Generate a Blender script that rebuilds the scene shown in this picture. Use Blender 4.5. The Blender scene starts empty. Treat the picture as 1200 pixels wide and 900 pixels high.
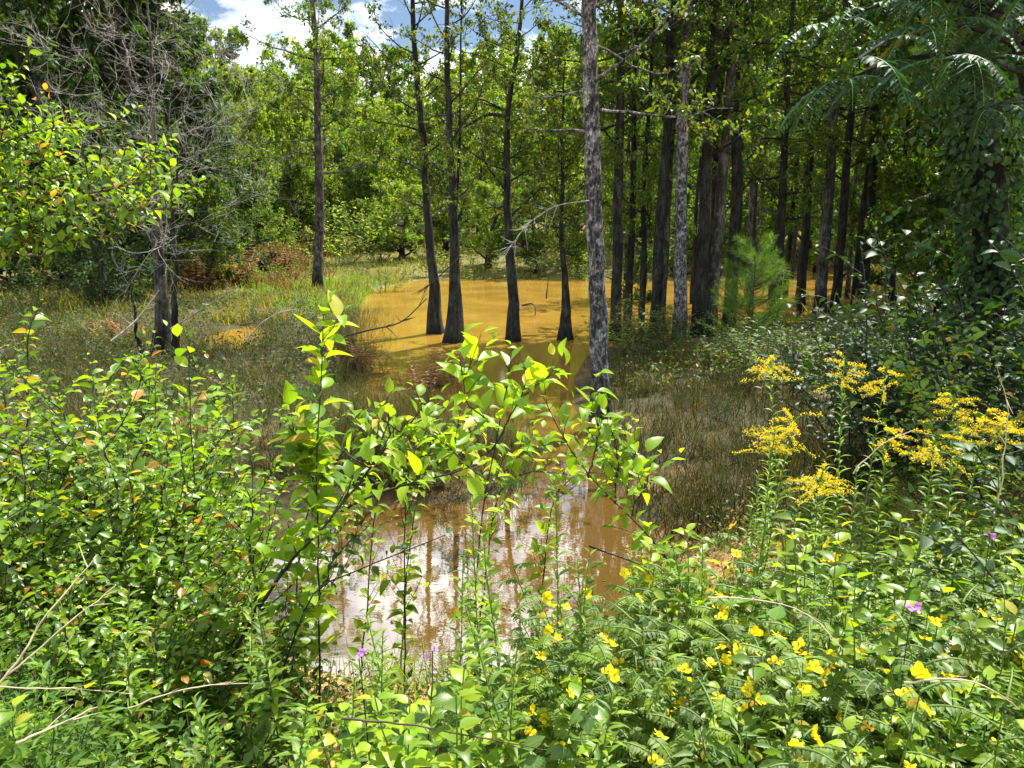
import bpy, math, random
import numpy as np
from mathutils import Vector

R = math.radians
scene = bpy.context.scene
COL = scene.collection
rng = np.random.default_rng(11)
random.seed(5)

# ------------------------------------------------------------------ camera
CAM_Z, PITCH, F = 3.2, R(12.0), 873.0
cam_d = bpy.data.cameras.new("camera")
cam = bpy.data.objects.new("camera", cam_d)
COL.objects.link(cam)
cam.location = (0, 0, CAM_Z)
cam.rotation_euler = (R(90) - PITCH, 0, 0)
cam_d.sensor_width = 36.0
cam_d.lens = F / 1200.0 * 36.0
cam_d.clip_start = 0.05
cam_d.clip_end = 3000
scene.camera = cam

# ------------------------------------------------------------------ light
SUN_AZ, SUN_EL = R(38), R(57)
sun_d = bpy.data.lights.new("sun", 'SUN')
sun_d.energy = 5.0
sun_d.angle = R(0.5)
sun_d.color = (1.0, 0.95, 0.86)
sun = bpy.data.objects.new("sun", sun_d)
COL.objects.link(sun)
SV = Vector((math.sin(SUN_AZ) * math.cos(SUN_EL), math.cos(SUN_AZ) * math.cos(SUN_EL), math.sin(SUN_EL)))
sun.rotation_euler = (-SV).to_track_quat('-Z', 'Y').to_euler()
sun.location = (20, 20, 40)

world = bpy.data.worlds.new("World")
scene.world = world
world.use_nodes = True
nt = world.node_tree
for n in list(nt.nodes):
    nt.nodes.remove(n)
wo = nt.nodes.new('ShaderNodeOutputWorld')
bg = nt.nodes.new('ShaderNodeBackground')
bg.inputs['Strength'].default_value = 0.045
sky = nt.nodes.new('ShaderNodeTexSky')
sky.sky_type = 'NISHITA'
sky.sun_disc = False
sky.sun_elevation = SUN_EL
sky.sun_rotation = SUN_AZ
sky.air_density = 1.0
sky.dust_density = 0.4
sky.ozone_density = 2.5
tc = nt.nodes.new('ShaderNodeTexCoord')
mp = nt.nodes.new('ShaderNodeMapping')
mp.inputs['Scale'].default_value = (1, 1, 2.1)
mp.inputs['Location'].default_value = (0.35, 0.1, 0.3)
nz = nt.nodes.new('ShaderNodeTexNoise')
nz.inputs['Scale'].default_value = 3.6
nz.inputs['Detail'].default_value = 9
nz.inputs['Roughness'].default_value = 0.58
rp = nt.nodes.new('ShaderNodeValToRGB')
rp.color_ramp.elements[0].position = 0.44
rp.color_ramp.elements[1].position = 0.56
mx = nt.nodes.new('ShaderNodeMix')
mx.data_type = 'RGBA'
mx.inputs['B'].default_value = (25, 25.3, 26, 1)
nt.links.new(tc.outputs['Generated'], mp.inputs['Vector'])
nt.links.new(mp.outputs['Vector'], nz.inputs['Vector'])
nt.links.new(nz.outputs['Fac'], rp.inputs['Fac'])
nt.links.new(rp.outputs['Color'], mx.inputs['Factor'])
nt.links.new(sky.outputs['Color'], mx.inputs['A'])
nt.links.new(mx.outputs['Result'], bg.inputs['Color'])
nt.links.new(bg.outputs['Background'], wo.inputs['Surface'])

vs = scene.view_settings
vs.view_transform = 'Standard'
vs.look = 'None'
vs.gamma = 1.0
vs.exposure = 1.45
scene.cycles.max_bounces = 5
scene.cycles.diffuse_bounces = 2
scene.cycles.glossy_bounces = 3
scene.cycles.transmission_bounces = 4
scene.cycles.transparent_max_bounces = 4
scene.cycles.use_denoising = True


# ------------------------------------------------------------------ pixel helpers (photo 1200 x 900)
def ray(px, py):
    u = (np.asarray(px, float) - 600) / F
    v = (450 - np.asarray(py, float)) / F
    return u, math.cos(PITCH) + v * math.sin(PITCH), -math.sin(PITCH) + v * math.cos(PITCH)


def W(px, py, Y):
    dx, dy, dz = ray(px, py)
    t = Y / dy
    return np.array([dx * t, Y, CAM_Z + dz * t])


def on_water(px, py, z=0.0):
    dx, dy, dz = ray(px, py)
    t = (z - CAM_Z) / dz
    return (dx * t, dy * t)


def X_at(px, Y, z=1.0):
    yc = Y * math.cos(PITCH) - (z - CAM_Z) * math.sin(PITCH)
    return (px - 600) / F * yc


# ------------------------------------------------------------------ terrain
PONDS = [[on_water(*p) for p in [
    (408, 402), (418, 372), (425, 358), (440, 338), (520, 324), (600, 324),
    (700, 326), (800, 322), (900, 316), (1000, 314), (1030, 335), (960, 368), (880, 388), (800, 398), (720, 402),
    (690, 412), (672, 440), (672, 480), (690, 520), (716, 560), (738, 600), (775, 640), (790, 668), (772, 700),
    (730, 745), (660, 795), (560, 806), (420, 800), (350, 775), (306, 715), (306, 660), (345, 622), (400, 606),
    (470, 594), (545, 588), (600, 578), (622, 556), (600, 520), (560, 492), (480, 484), (400, 480), (385, 470), (420, 440)]],
    [on_water(*p) for p in [(232, 404), (262, 386), (298, 382), (312, 392), (296, 412), (250, 416)]]]


def pond_sd(x, y):
    """signed distance to the shoreline, positive on land"""
    return np.minimum(*[poly_sd(np.array(P), x, y) for P in PONDS])


def poly_sd(PA, x, y):
    PB = np.roll(PA, -1, axis=0)
    x = np.atleast_1d(np.asarray(x, float)); y = np.atleast_1d(np.asarray(y, float))
    best = np.full(x.shape, 1e9); inside = np.zeros(x.shape, bool)
    for a, b in zip(PA, PB):
        ex, ey = b - a
        wx, wy = x - a[0], y - a[1]
        t = np.clip((wx * ex + wy * ey) / (ex * ex + ey * ey), 0, 1)
        best = np.minimum(best, (wx - ex * t) ** 2 + (wy - ey * t) ** 2)
        c = ((a[1] <= y) & (b[1] > y)) | ((b[1] <= y) & (a[1] > y))
        with np.errstate(divide='ignore', invalid='ignore'):
            xi = a[0] + (y - a[1]) * ex / (ey if ey else 1e-9)
        inside ^= c & (x < xi)
    d = np.sqrt(best)
    return np.where(inside, -d, d)


def smooth(a, b, t):
    t = np.clip((t - a) / (b - a), 0, 1)
    return t * t * (3 - 2 * t)


def hills_n(x, y):
    return (np.sin(x * .9 + 1.3) * np.cos(y * 1.1) * .5 + np.sin(x * 2.3 + y * 1.7) * .3 + np.sin(x * 4.1 - y * 3.3 + 2) * .2)


def H(x, y):
    x = np.atleast_1d(np.asarray(x, float)); y = np.atleast_1d(np.asarray(y, float))
    d = pond_sd(x, y)
    near = 1 - smooth(4.8, 9.5, y)
    hm = .30 + near * 1.4
    land = hm * (1 - np.exp(-np.maximum(d, 0) / (1.0 + 1.2 * near)))
    far = np.maximum(y - 46, 0) * .07 + np.maximum(-x - 12, 0) * .05 * smooth(20, 40, y)
    far = np.minimum(far, 16) + np.maximum(y - 100, 0) * .09
    z = land + np.where(d > 0, 1, 0) * far
    z = np.where(d > 0, z + hills_n(x, y) * .035 * np.minimum(d, 1), -.5 * (1 - np.exp(d / .8)) - .02)
    return z


def h1(x, y):
    return float(H(x, y)[0])


# ------------------------------------------------------------------ mesh tools
class MB:
    def __init__(s):
        s.v = []; s.q = []; s.qm = []; s.a = []; s.n = 0

    def add(s, v, q, mat=0, a=None):
        v = np.asarray(v, np.float32).reshape(-1, 3)
        if len(v) == 0:
            return
        q = np.asarray(q, np.int64).reshape(-1, 4)
        s.v.append(v); s.q.append(q + s.n); s.qm.append(np.full(len(q), mat, np.int32))
        s.a.append(np.zeros((len(v), 3), np.float32) if a is None else np.asarray(a, np.float32).reshape(-1, 3))
        s.n += len(v)

    def mesh(s, name, mats, smooth_=True):
        v = np.concatenate(s.v); q = np.concatenate(s.q); qm = np.concatenate(s.qm); a = np.concatenate(s.a)
        me = bpy.data.meshes.new(name)
        tri = q[:, 2] == q[:, 3]
        tot = np.where(tri, 3, 4).astype(np.int32)
        st = np.concatenate([[0], np.cumsum(tot)[:-1]]).astype(np.int32)
        keep = np.ones(q.shape, bool); keep[tri, 3] = False
        lv = q[keep].astype(np.int32)
        me.vertices.add(len(v)); me.vertices.foreach_set('co', v.ravel())
        me.loops.add(len(lv)); me.loops.foreach_set('vertex_index', lv)
        me.polygons.add(len(q)); me.polygons.foreach_set('loop_start', st); me.polygons.foreach_set('loop_total', tot)
        for m in mats:
            me.materials.append(m)
        me.polygons.foreach_set('material_index', qm)
        me.polygons.foreach_set('use_smooth', np.full(len(q), smooth_, bool))
        at = me.attributes.new('lf', 'FLOAT_VECTOR', 'POINT'); at.data.foreach_set('vector', a.ravel())
        me.update(calc_edges=True)
        return me

    def build(s, name, mats, parent=None, smooth_=True):
        if not isinstance(mats, (list, tuple)):
            mats = [mats]
        o = bpy.data.objects.new(name, s.mesh(name, mats, smooth_))
        COL.objects.link(o)
        if parent is not None:
            o.parent = parent
        return o


def unit(a):
    return a / (np.linalg.norm(a, axis=-1, keepdims=True) + 1e-9)


def tubes(mb, P, Rr, sides=5, mat=0):
    """P (N,k,3) centre lines, Rr (N,k) radii"""
    P = np.asarray(P, float); Rr = np.asarray(Rr, float)
    if P.ndim == 2:
        P = P[None]; Rr = Rr[None]
    N, k, _ = P.shape
    if N == 0:
        return
    T = unit(np.gradient(P, axis=1))
    m = T.mean(1)
    ref = np.where(np.abs(m[:, 2:3]) < .8, np.array([[0, 0, 1.]]), np.array([[1., 0, 0]]))
    A = unit(np.cross(np.broadcast_to(ref[:, None], T.shape), T)); B = np.cross(T, A)
    th = np.linspace(0, 2 * np.pi, sides, endpoint=False)
    V = P[:, :, None] + Rr[:, :, None, None] * (np.cos(th)[None, None, :, None] * A[:, :, None] + np.sin(th)[None, None, :, None] * B[:, :, None])
    i = np.arange(k - 1)[:, None]; j = np.arange(sides)[None]
    q = np.stack([i * sides + j, i * sides + (j + 1) % sides, (i + 1) * sides + (j + 1) % sides, (i + 1) * sides + j], -1).reshape(-1, 4)
    Q = (q[None] + (np.arange(N) * k * sides)[:, None, None]).reshape(-1, 4)
    a = np.zeros((N, k, sides, 3), np.float32)
    a[..., 0] = rng.random((N, 1, 1)); a[..., 1] = (th / 6.2832)[None, None]; a[..., 2] = np.linspace(0, 1, k)[None, :, None]
    mb.add(V.reshape(-1, 3), Q, mat, a.reshape(-1, 3))


def grow(p0, d0, L, k, wig=.15, up=.0):
    p0 = np.asarray(p0, float).reshape(-1, 3); d = unit(np.asarray(d0, float).reshape(-1, 3)); N = len(p0)
    L = np.broadcast_to(np.asarray(L, float), (N,))
    P = [p0]
    for _ in range(k - 1):
        d = unit(d + wig * rng.normal(size=(N, 3)) + np.array([0, 0, up]) / (k - 1) * 2)
        P.append(P[-1] + d * (L / (k - 1))[:, None])
    return np.stack(P, 1)


def taper(r, k, end=.25, pw=1.0):
    t = np.linspace(0, 1, k)
    return np.asarray(r)[:, None] * (1 - (1 - end) * t[None] ** pw)


def along(P, idx, t):
    k = P.shape[1]
    f = np.clip(t, 0, .9999) * (k - 1)
    i = f.astype(int); w = (f - i)[:, None]
    a = P[idx, i]; b = P[idx, i + 1]
    return a * (1 - w) + b * w, unit(b - a)


def leaf_cheap(w=.25, fold=.12):
    v = np.array([[0, 0, 0], [-w, .42, fold], [0, .5, 0], [w, .42, fold], [0, 1, 0]], float)
    a = np.array([[0, 0, 0], [0, -1, .4], [0, 0, .5], [0, 1, .4], [0, 0, 1]], float)
    return v, np.array([[0, 3, 4, 2], [0, 2, 4, 1]]), a


def leaf_fine(w=.26, fold=.10, n=5, peak=.4, sharp=1.0):
    vs_, as_ = [], []
    for i in range(n + 1):
        t = i / n
        s = (math.sin(math.pi * t ** (math.log(.5) / math.log(peak)))) ** sharp if 0 < t < 1 else (.04 if t == 0 else .0)
        for u in (-1, 0, 1):
            vs_.append([u * w * s, t, fold * abs(u) * s * 1.0]); as_.append([0, u, t])
    q = []
    for i in range(n):
        for c in (0, 1):
            b = i * 3 + c
            q.append([b, b + 1, b + 4, b + 3])
    return np.array(vs_, float), np.array(q), np.array(as_, float)


def leaves(mb, tm, pos, d, up, sc, mat=0, curl=(0, .35), rn=None):
    """scatter a leaf template: d = along the blade, up = rough face normal"""
    pos = np.asarray(pos, float).reshape(-1, 3); N = len(pos)
    if N == 0:
        return
    v, q, a = tm
    y = unit(np.asarray(d, float).reshape(-1, 3) + 1e-6)
    x = unit(np.cross(y, np.broadcast_to(np.asarray(up, float), (N, 3)) + 1e-5))
    z = np.cross(x, y)
    c = rng.uniform(curl[0], curl[1], N)
    T = np.broadcast_to(v, (N,) + v.shape).copy()
    T[..., 2] -= c[:, None] * T[..., 1] ** 2
    T[..., 1] *= 1 - .25 * c[:, None] * T[..., 1]
    T *= np.broadcast_to(np.asarray(sc, float), (N,))[:, None, None]
    V = pos[:, None] + T[..., 0:1] * x[:, None] + T[..., 1:2] * y[:, None] + T[..., 2:3] * z[:, None]
    Q = (q[None] + (np.arange(N) * len(v))[:, None, None]).reshape(-1, 4)
    A = np.broadcast_to(a, (N,) + a.shape).copy()
    A[..., 0] = (rng.random(N) if rn is None else np.asarray(rn))[:, None]
    mb.add(V.reshape(-1, 3), Q, mat, A.reshape(-1, 3))


def rnd3(n):
    return rng.normal(size=(n, 3))


# ------------------------------------------------------------------ materials
def new_mat(name):
    m = bpy.data.materials.new(name)
    m.use_nodes = True
    t = m.node_tree
    for n in list(t.nodes):
        t.nodes.remove(n)
    return m, t, t.nodes.new('ShaderNodeOutputMaterial')


def ramp(t, stops):
    r = t.nodes.new('ShaderNodeValToRGB')
    e = r.color_ramp.elements
    while len(e) < len(stops):
        e.new(.5)
    for el, (p, c) in zip(e, stops):
        el.position = p; el.color = (*c, 1)
    return r


def leaf_mat(name, cols, rough=.46, transl=.45, tboost=(2.0, 1.8, .5), vein=.25, spec=.32, odd=None):
    m, t, out = new_mat(name)
    L = t.links.new
    at = t.nodes.new('ShaderNodeAttribute'); at.attribute_name = 'lf'
    sp = t.nodes.new('ShaderNodeSeparateXYZ'); L(at.outputs['Vector'], sp.inputs[0])
    n = len(cols)
    stops = [(i / max(n - 1, 1) * (.93 if odd else 1), c) for i, c in enumerate(cols)]
    if odd:
        stops += [(.96, odd[0]), (1.0, odd[-1])]
    rp = ramp(t, stops); L(sp.outputs[0], rp.inputs['Fac'])
    # mottle over each blade and between plants
    oi = t.nodes.new('ShaderNodeObjectInfo')
    geo = t.nodes.new('ShaderNodeNewGeometry')
    no = t.nodes.new('ShaderNodeTexNoise'); no.inputs['Scale'].default_value = 1.7; no.inputs['Detail'].default_value = 3
    L(geo.outputs['Position'], no.inputs['Vector'])
    ad = t.nodes.new('ShaderNodeMath'); ad.operation = 'ADD'; L(no.outputs['Fac'], ad.inputs[0])
    ml = t.nodes.new('ShaderNodeMath'); ml.operation = 'MULTIPLY'; ml.inputs[1].default_value = .5
    L(oi.outputs['Random'], ml.inputs[0]); L(ml.outputs[0], ad.inputs[1])
    mr = t.nodes.new('ShaderNodeMapRange'); mr.inputs['From Min'].default_value = .35; mr.inputs['From Max'].default_value = 1.15
    mr.inputs['To Min'].default_value = .62; mr.inputs['To Max'].default_value = 1.4
    L(ad.outputs[0], mr.inputs['Value'])
    hs = t.nodes.new('ShaderNodeHueSaturation'); L(rp.outputs['Color'], hs.inputs['Color']); L(mr.outputs['Result'], hs.inputs['Value'])
    col = hs.outputs['Color']
    if vein:
        ab = t.nodes.new('ShaderNodeMath'); ab.operation = 'ABSOLUTE'; L(sp.outputs[1], ab.inputs[0])
        mid = t.nodes.new('ShaderNodeMath'); mid.operation = 'LESS_THAN'; mid.inputs[1].default_value = .07; L(ab.outputs[0], mid.inputs[0])
        k1 = t.nodes.new('ShaderNodeMath'); k1.operation = 'MULTIPLY'; k1.inputs[1].default_value = -16; L(ab.outputs[0], k1.inputs[0])
        k2 = t.nodes.new('ShaderNodeMath'); k2.operation = 'MULTIPLY_ADD'; k2.inputs[1].default_value = 46; L(sp.outputs[2], k2.inputs[0]); L(k1.outputs[0], k2.inputs[2])
        sn = t.nodes.new('ShaderNodeMath'); sn.operation = 'SINE'; L(k2.outputs[0], sn.inputs[0])
        gt = t.nodes.new('ShaderNodeMath'); gt.operation = 'GREATER_THAN'; gt.inputs[1].default_value = .82; L(sn.outputs[0], gt.inputs[0])
        mxm = t.nodes.new('ShaderNodeMath'); mxm.operation = 'MAXIMUM'; L(mid.outputs[0], mxm.inputs[0]); L(gt.outputs[0], mxm.inputs[1])
        fm = t.nodes.new('ShaderNodeMath'); fm.operation = 'MULTIPLY'; fm.inputs[1].default_value = vein; L(mxm.outputs[0], fm.inputs[0])
        vm = t.nodes.new('ShaderNodeMix'); vm.data_type = 'RGBA'; L(fm.outputs[0], vm.inputs['Factor']); L(col, vm.inputs['A'])
        vm.inputs['B'].default_value = (.24, .34, .08, 1)
        col = vm.outputs['Result']
    pb = t.nodes.new('ShaderNodeBsdfPrincipled')
    pb.inputs['Roughness'].default_value = rough
    pb.inputs['Specular IOR Level'].default_value = spec
    L(col, pb.inputs['Base Color'])
    tb = t.nodes.new('ShaderNodeBsdfTranslucent')
    vb = t.nodes.new('ShaderNodeMix'); vb.data_type = 'RGBA'; vb.blend_type = 'MULTIPLY'; vb.inputs['Factor'].default_value = 1
    L(col, vb.inputs['A']); vb.inputs['B'].default_value = (*tboost, 1); L(vb.outputs['Result'], tb.inputs['Color'])
    ms = t.nodes.new('ShaderNodeMixShader'); ms.inputs['Fac'].default_value = transl
    L(pb.outputs[0], ms.inputs[1]); L(tb.outputs[0], ms.inputs[2]); L(ms.outputs[0], out.inputs['Surface'])
    return m


def bark_mat(name, dark, mid, pale, scale=9, stretch=.22, patch=.5, bump=.6):
    m, t, out = new_mat(name)
    L = t.links.new
    tc_ = t.nodes.new('ShaderNodeTexCoord')
    mp_ = t.nodes.new('ShaderNodeMapping'); mp_.inputs['Scale'].default_value = (1, 1, stretch); L(tc_.outputs['Object'], mp_.inputs['Vector'])
    oi = t.nodes.new('ShaderNodeObjectInfo')
    va = t.nodes.new('ShaderNodeVectorMath'); va.operation = 'ADD'; L(mp_.outputs[0], va.inputs[0])
    cb = t.nodes.new('ShaderNodeCombineXYZ'); L(oi.outputs['Random'], cb.inputs[0]); L(oi.outputs['Random'], cb.inputs[2])
    sc_ = t.nodes.new('ShaderNodeVectorMath'); sc_.operation = 'SCALE'; sc_.inputs['Scale'].default_value = 17; L(cb.outputs[0], sc_.inputs[0])
    L(sc_.outputs[0], va.inputs[1])
    n1 = t.nodes.new('ShaderNodeTexNoise'); n1.inputs['Scale'].default_value = scale * 1.2; n1.inputs['Detail'].default_value = 8; n1.inputs['Roughness'].default_value = .65
    L(va.outputs[0], n1.inputs['Vector'])
    vo = t.nodes.new('ShaderNodeTexVoronoi'); vo.feature = 'DISTANCE_TO_EDGE'; vo.inputs['Scale'].default_value = scale * 1.6
    wv = t.nodes.new('ShaderNodeVectorMath'); wv.operation = 'MULTIPLY_ADD'; L(n1.outputs['Color'], wv.inputs[0]); wv.inputs[1].default_value = (.18, .18, .18); L(va.outputs[0], wv.inputs[2])
    L(wv.outputs[0], vo.inputs['Vector'])
    r1 = ramp(t, [(.3, dark), (.5, mid), (.68, pale)]); L(n1.outputs['Fac'], r1.inputs['Fac'])
    r2 = ramp(t, [(0.0, (.18, .18, .18)), (.12, (1, 1, 1))]); L(vo.outputs['Distance'], r2.inputs['Fac'])
    mu = t.nodes.new('ShaderNodeMix'); mu.data_type = 'RGBA'; mu.blend_type = 'MULTIPLY'; mu.inputs['Factor'].default_value = .8
    L(r1.outputs['Color'], mu.inputs['A']); L(r2.outputs['Color'], mu.inputs['B'])
    # lichen patches
    n2 = t.nodes.new('ShaderNodeTexNoise'); n2.inputs['Scale'].default_value = scale * .35; n2.inputs['Detail'].default_value = 6; n2.inputs['Roughness'].default_value = .7
    L(sc_.outputs[0], n2.inputs['Vector'])
    va2 = t.nodes.new('ShaderNodeVectorMath'); va2.operation = 'ADD'; L(tc_.outputs['Object'], va2.inputs[0]); L(sc_.outputs[0], va2.inputs[1]); L(va2.outputs[0], n2.inputs['Vector'])
    r3 = ramp(t, [(.5, (0, 0, 0)), (.6, (1, 1, 1))]); L(n2.outputs['Fac'], r3.inputs['Fac'])
    f3 = t.nodes.new('ShaderNodeMath'); f3.operation = 'MULTIPLY'; f3.inputs[1].default_value = patch; L(r3.outputs['Color'], f3.inputs[0])
    mm = t.nodes.new('ShaderNodeMix'); mm.data_type = 'RGBA'; L(f3.outputs[0], mm.inputs['Factor']); L(mu.outputs['Result'], mm.inputs['A'])
    pm = t.nodes.new('ShaderNodeMix'); pm.data_type = 'RGBA'; pm.blend_type = 'MULTIPLY'; pm.inputs['Factor'].default_value = .6
    pm.inputs['A'].default_value = (*[min(1, c * 1.5) for c in pale], 1); L(r2.outputs['Color'], pm.inputs['B'])
    L(pm.outputs['Result'], mm.inputs['B'])
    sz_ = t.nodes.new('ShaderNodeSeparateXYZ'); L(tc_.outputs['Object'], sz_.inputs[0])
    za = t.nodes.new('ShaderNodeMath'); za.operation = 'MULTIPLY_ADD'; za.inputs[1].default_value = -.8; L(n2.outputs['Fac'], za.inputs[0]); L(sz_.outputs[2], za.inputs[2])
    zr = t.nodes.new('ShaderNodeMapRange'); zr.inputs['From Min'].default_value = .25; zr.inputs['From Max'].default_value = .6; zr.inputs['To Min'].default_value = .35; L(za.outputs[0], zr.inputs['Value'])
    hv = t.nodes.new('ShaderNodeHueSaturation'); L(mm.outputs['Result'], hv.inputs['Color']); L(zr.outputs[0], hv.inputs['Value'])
    pb = t.nodes.new('ShaderNodeBsdfPrincipled'); pb.inputs['Roughness'].default_value = .9; pb.inputs['Specular IOR Level'].default_value = .2
    L(hv.outputs['Color'], pb.inputs['Base Color'])
    bu = t.nodes.new('ShaderNodeBump'); bu.inputs['Strength'].default_value = bump; bu.inputs['Distance'].default_value = .03
    hh = t.nodes.new('ShaderNodeMath'); hh.operation = 'MULTIPLY_ADD'; hh.inputs[1].default_value = .7
    L(r2.outputs['Color'], hh.inputs[0]); L(n1.outputs['Fac'], hh.inputs[2]); L(hh.outputs[0], bu.inputs['Height']); L(bu.outputs[0], pb.inputs['Normal'])
    L(pb.outputs[0], out.inputs['Surface'])
    return m


def plain_mat(name, a, b, rough=.7, scale=30, spec=.3, transl=0):
    m, t, out = new_mat(name)
    L = t.links.new
    tc_ = t.nodes.new('ShaderNodeTexCoord')
    no = t.nodes.new('ShaderNodeTexNoise'); no.inputs['Scale'].default_value = scale; no.inputs['Detail'].default_value = 4; L(tc_.outputs['Object'], no.inputs['Vector'])
    r = ramp(t, [(.35, a), (.65, b)]); L(no.outputs['Fac'], r.inputs['Fac'])
    pb = t.nodes.new('ShaderNodeBsdfPrincipled'); pb.inputs['Roughness'].default_value = rough; pb.inputs['Specular IOR Level'].default_value = spec
    L(r.outputs['Color'], pb.inputs['Base Color'])
    if transl:
        tb = t.nodes.new('ShaderNodeBsdfTranslucent'); L(r.outputs['Color'], tb.inputs['Color'])
        ms = t.nodes.new('ShaderNodeMixShader'); ms.inputs['Fac'].default_value = transl
        L(pb.outputs[0], ms.inputs[1]); L(tb.outputs[0], ms.inputs[2]); L(ms.outputs[0], out.inputs['Surface'])
    else:
        L(pb.outputs[0], out.inputs['Surface'])
    return m


M = {}
# foreground foliage
M['shrub_leaf'] = leaf_mat('shrub_leaf', [(.03, .09, .007), (.10, .21, .010), (.20, .31, .014)], rough=.38, spec=.5, transl=.45, odd=[(.32, .22, .03), (.42, .16, .03)])
M['sapling_leaf'] = leaf_mat('sapling_leaf', [(.06, .14, .008), (.14, .25, .010), (.23, .34, .014)], rough=.4, transl=.5, odd=[(.30, .26, .03), (.36, .25, .03)])
M['weed_leaf'] = leaf_mat('weed_leaf', [(.05, .12, .010), (.11, .2, .012), (.2, .3, .016)], rough=.45, transl=.45)
M['broad_leaf'] = leaf_mat('broad_leaf', [(.05, .12, .008), (.15, .26, .012), (.25, .35, .016)], rough=.4, transl=.48, odd=[(.34, .3, .03), (.34, .3, .03)])
M['vine_leaf'] = leaf_mat('vine_leaf', [(.05, .13, .018), (.085, .18, .022), (.12, .22, .026)], rough=.4, transl=.38, spec=.45)
M['pea_leaf'] = leaf_mat('pea_leaf', [(.04, .085, .006), (.09, .16, .009), (.17, .25, .013)], rough=.5, transl=.45, vein=0)
M['fine_leaf'] = leaf_mat('fine_leaf', [(.035, .09, .012), (.06, .13, .015), (.1, .18, .02)], rough=.5, transl=.4, vein=0)
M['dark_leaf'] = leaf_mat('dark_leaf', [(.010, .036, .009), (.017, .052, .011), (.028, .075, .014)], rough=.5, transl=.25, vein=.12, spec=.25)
M['frond_leaf'] = leaf_mat('frond_leaf', [(.014, .06, .03), (.022, .082, .038), (.034, .11, .044)], rough=.6, transl=.3, vein=.1, spec=.3, odd=[(.12, .2, .02), (.3, .22, .02)])
# tree foliage
M['oak_leaf'] = leaf_mat('oak_leaf', [(.036, .075, .012), (.065, .115, .015), (.11, .15, .018)], rough=.5, transl=.5, vein=0, odd=[(.12, .12, .02), (.2, .11, .03)])
M['grove_leaf'] = leaf_mat('grove_leaf', [(.024, .064, .009), (.05, .105, .011), (.10, .155, .013)], rough=.5, transl=.5, vein=0, odd=[(.13, .14, .015), (.15, .13, .02)])
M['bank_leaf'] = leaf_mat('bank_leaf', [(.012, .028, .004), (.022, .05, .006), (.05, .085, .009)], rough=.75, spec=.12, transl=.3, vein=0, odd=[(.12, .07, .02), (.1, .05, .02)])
M['far_leaf'] = leaf_mat('far_leaf', [(.038, .092, .015), (.075, .145, .022), (.125, .195, .028)], rough=.6, transl=.45, vein=0, odd=[(.2, .16, .03), (.2, .12, .03)])
M['far_leaf_yellow'] = leaf_mat('far_leaf_yellow', [(.075, .145, .016), (.125, .20, .02), (.19, .26, .025)], rough=.6, transl=.5, vein=0)
M['cedar_leaf'] = leaf_mat('cedar_leaf', [(.016, .042, .010), (.028, .065, .012), (.055, .095, .014)], rough=.6, transl=.4, vein=0)
M['needle'] = leaf_mat('needle', [(.04, .10, .010), (.065, .15, .012), (.10, .2, .015)], rough=.5, transl=.35, vein=0)
# grasses
M['marsh_blade'] = leaf_mat('marsh_blade', [(.012, .024, .004), (.03, .05, .007), (.07, .07, .017), (.12, .08, .03)], rough=.6, transl=.35, vein=0)
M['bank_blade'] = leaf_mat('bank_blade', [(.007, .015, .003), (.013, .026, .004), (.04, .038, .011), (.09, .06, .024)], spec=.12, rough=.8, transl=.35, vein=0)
M['meadow_blade'] = leaf_mat('meadow_blade', [(.08, .14, .025), (.15, .18, .035), (.26, .15, .05), (.13, .2, .03)], rough=.7, transl=.35, vein=0)
M['green_blade'] = leaf_mat('green_blade', [(.08, .16, .016), (.12, .21, .02), (.17, .25, .03)], rough=.6, transl=.4, vein=0)
M['rust_blade'] = leaf_mat('rust_blade', [(.10, .05, .016), (.17, .085, .026), (.23, .14, .05)], rough=.7, transl=.25, vein=0)
M['cover_leaf'] = leaf_mat('cover_leaf', [(.015, .04, .005), (.03, .07, .006), (.065, .115, .008)], rough=.55, transl=.35, vein=0, odd=[(.2, .13, .05), (.16, .09, .04)])
M['litter'] = leaf_mat('litter', [(.1, .06, .03), (.18, .11, .05), (.26, .17, .09)], rough=.8, transl=.1, vein=0)
# wood
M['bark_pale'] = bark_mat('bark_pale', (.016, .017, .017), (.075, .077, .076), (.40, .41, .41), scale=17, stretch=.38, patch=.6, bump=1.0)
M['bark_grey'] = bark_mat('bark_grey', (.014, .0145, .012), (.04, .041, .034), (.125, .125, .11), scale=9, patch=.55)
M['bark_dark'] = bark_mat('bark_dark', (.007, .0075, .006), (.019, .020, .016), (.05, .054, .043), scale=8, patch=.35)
M['dead_wood'] = plain_mat('dead_wood', (.19, .185, .165), (.40, .39, .35), .85, 12)
M['twig_brown'] = plain_mat('twig_brown', (.03, .02, .014), (.09, .06, .04), .8, 25)
M['stem_dark'] = plain_mat('stem_dark', (.012, .010, .009), (.035, .028, .022), .6, 25)
M['stem_green'] = plain_mat('stem_green', (.08, .16, .03), (.14, .22, .05), .5, 25, transl=.2)
M['straw'] = plain_mat('straw', (.30, .25, .15), (.46, .40, .26), .7, 20)
M['yellow_petal'] = plain_mat('yellow_petal', (.82, .64, .008), (.9, .74, .012), .5, 40, transl=.45)
M['orange_petal'] = plain_mat('orange_petal', (.7, .32, .03), (.75, .42, .04), .6, 40, transl=.3)
M['gold_floret'] = plain_mat('gold_floret', (.68, .51, .01), (.80, .63, .014), .6, 60, transl=.35)
M['purple_petal'] = plain_mat('purple_petal', (.42, .16, .5), (.6, .3, .66), .5, 60, transl=.3)


# ------------------------------------------------------------------ objects, labels
def tag(o, label, cat, group=None, kind=None):
    if label: o['label'] = label
    if cat: o['category'] = cat
    if group: o['group'] = group
    if kind: o['kind'] = kind
    return o


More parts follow.
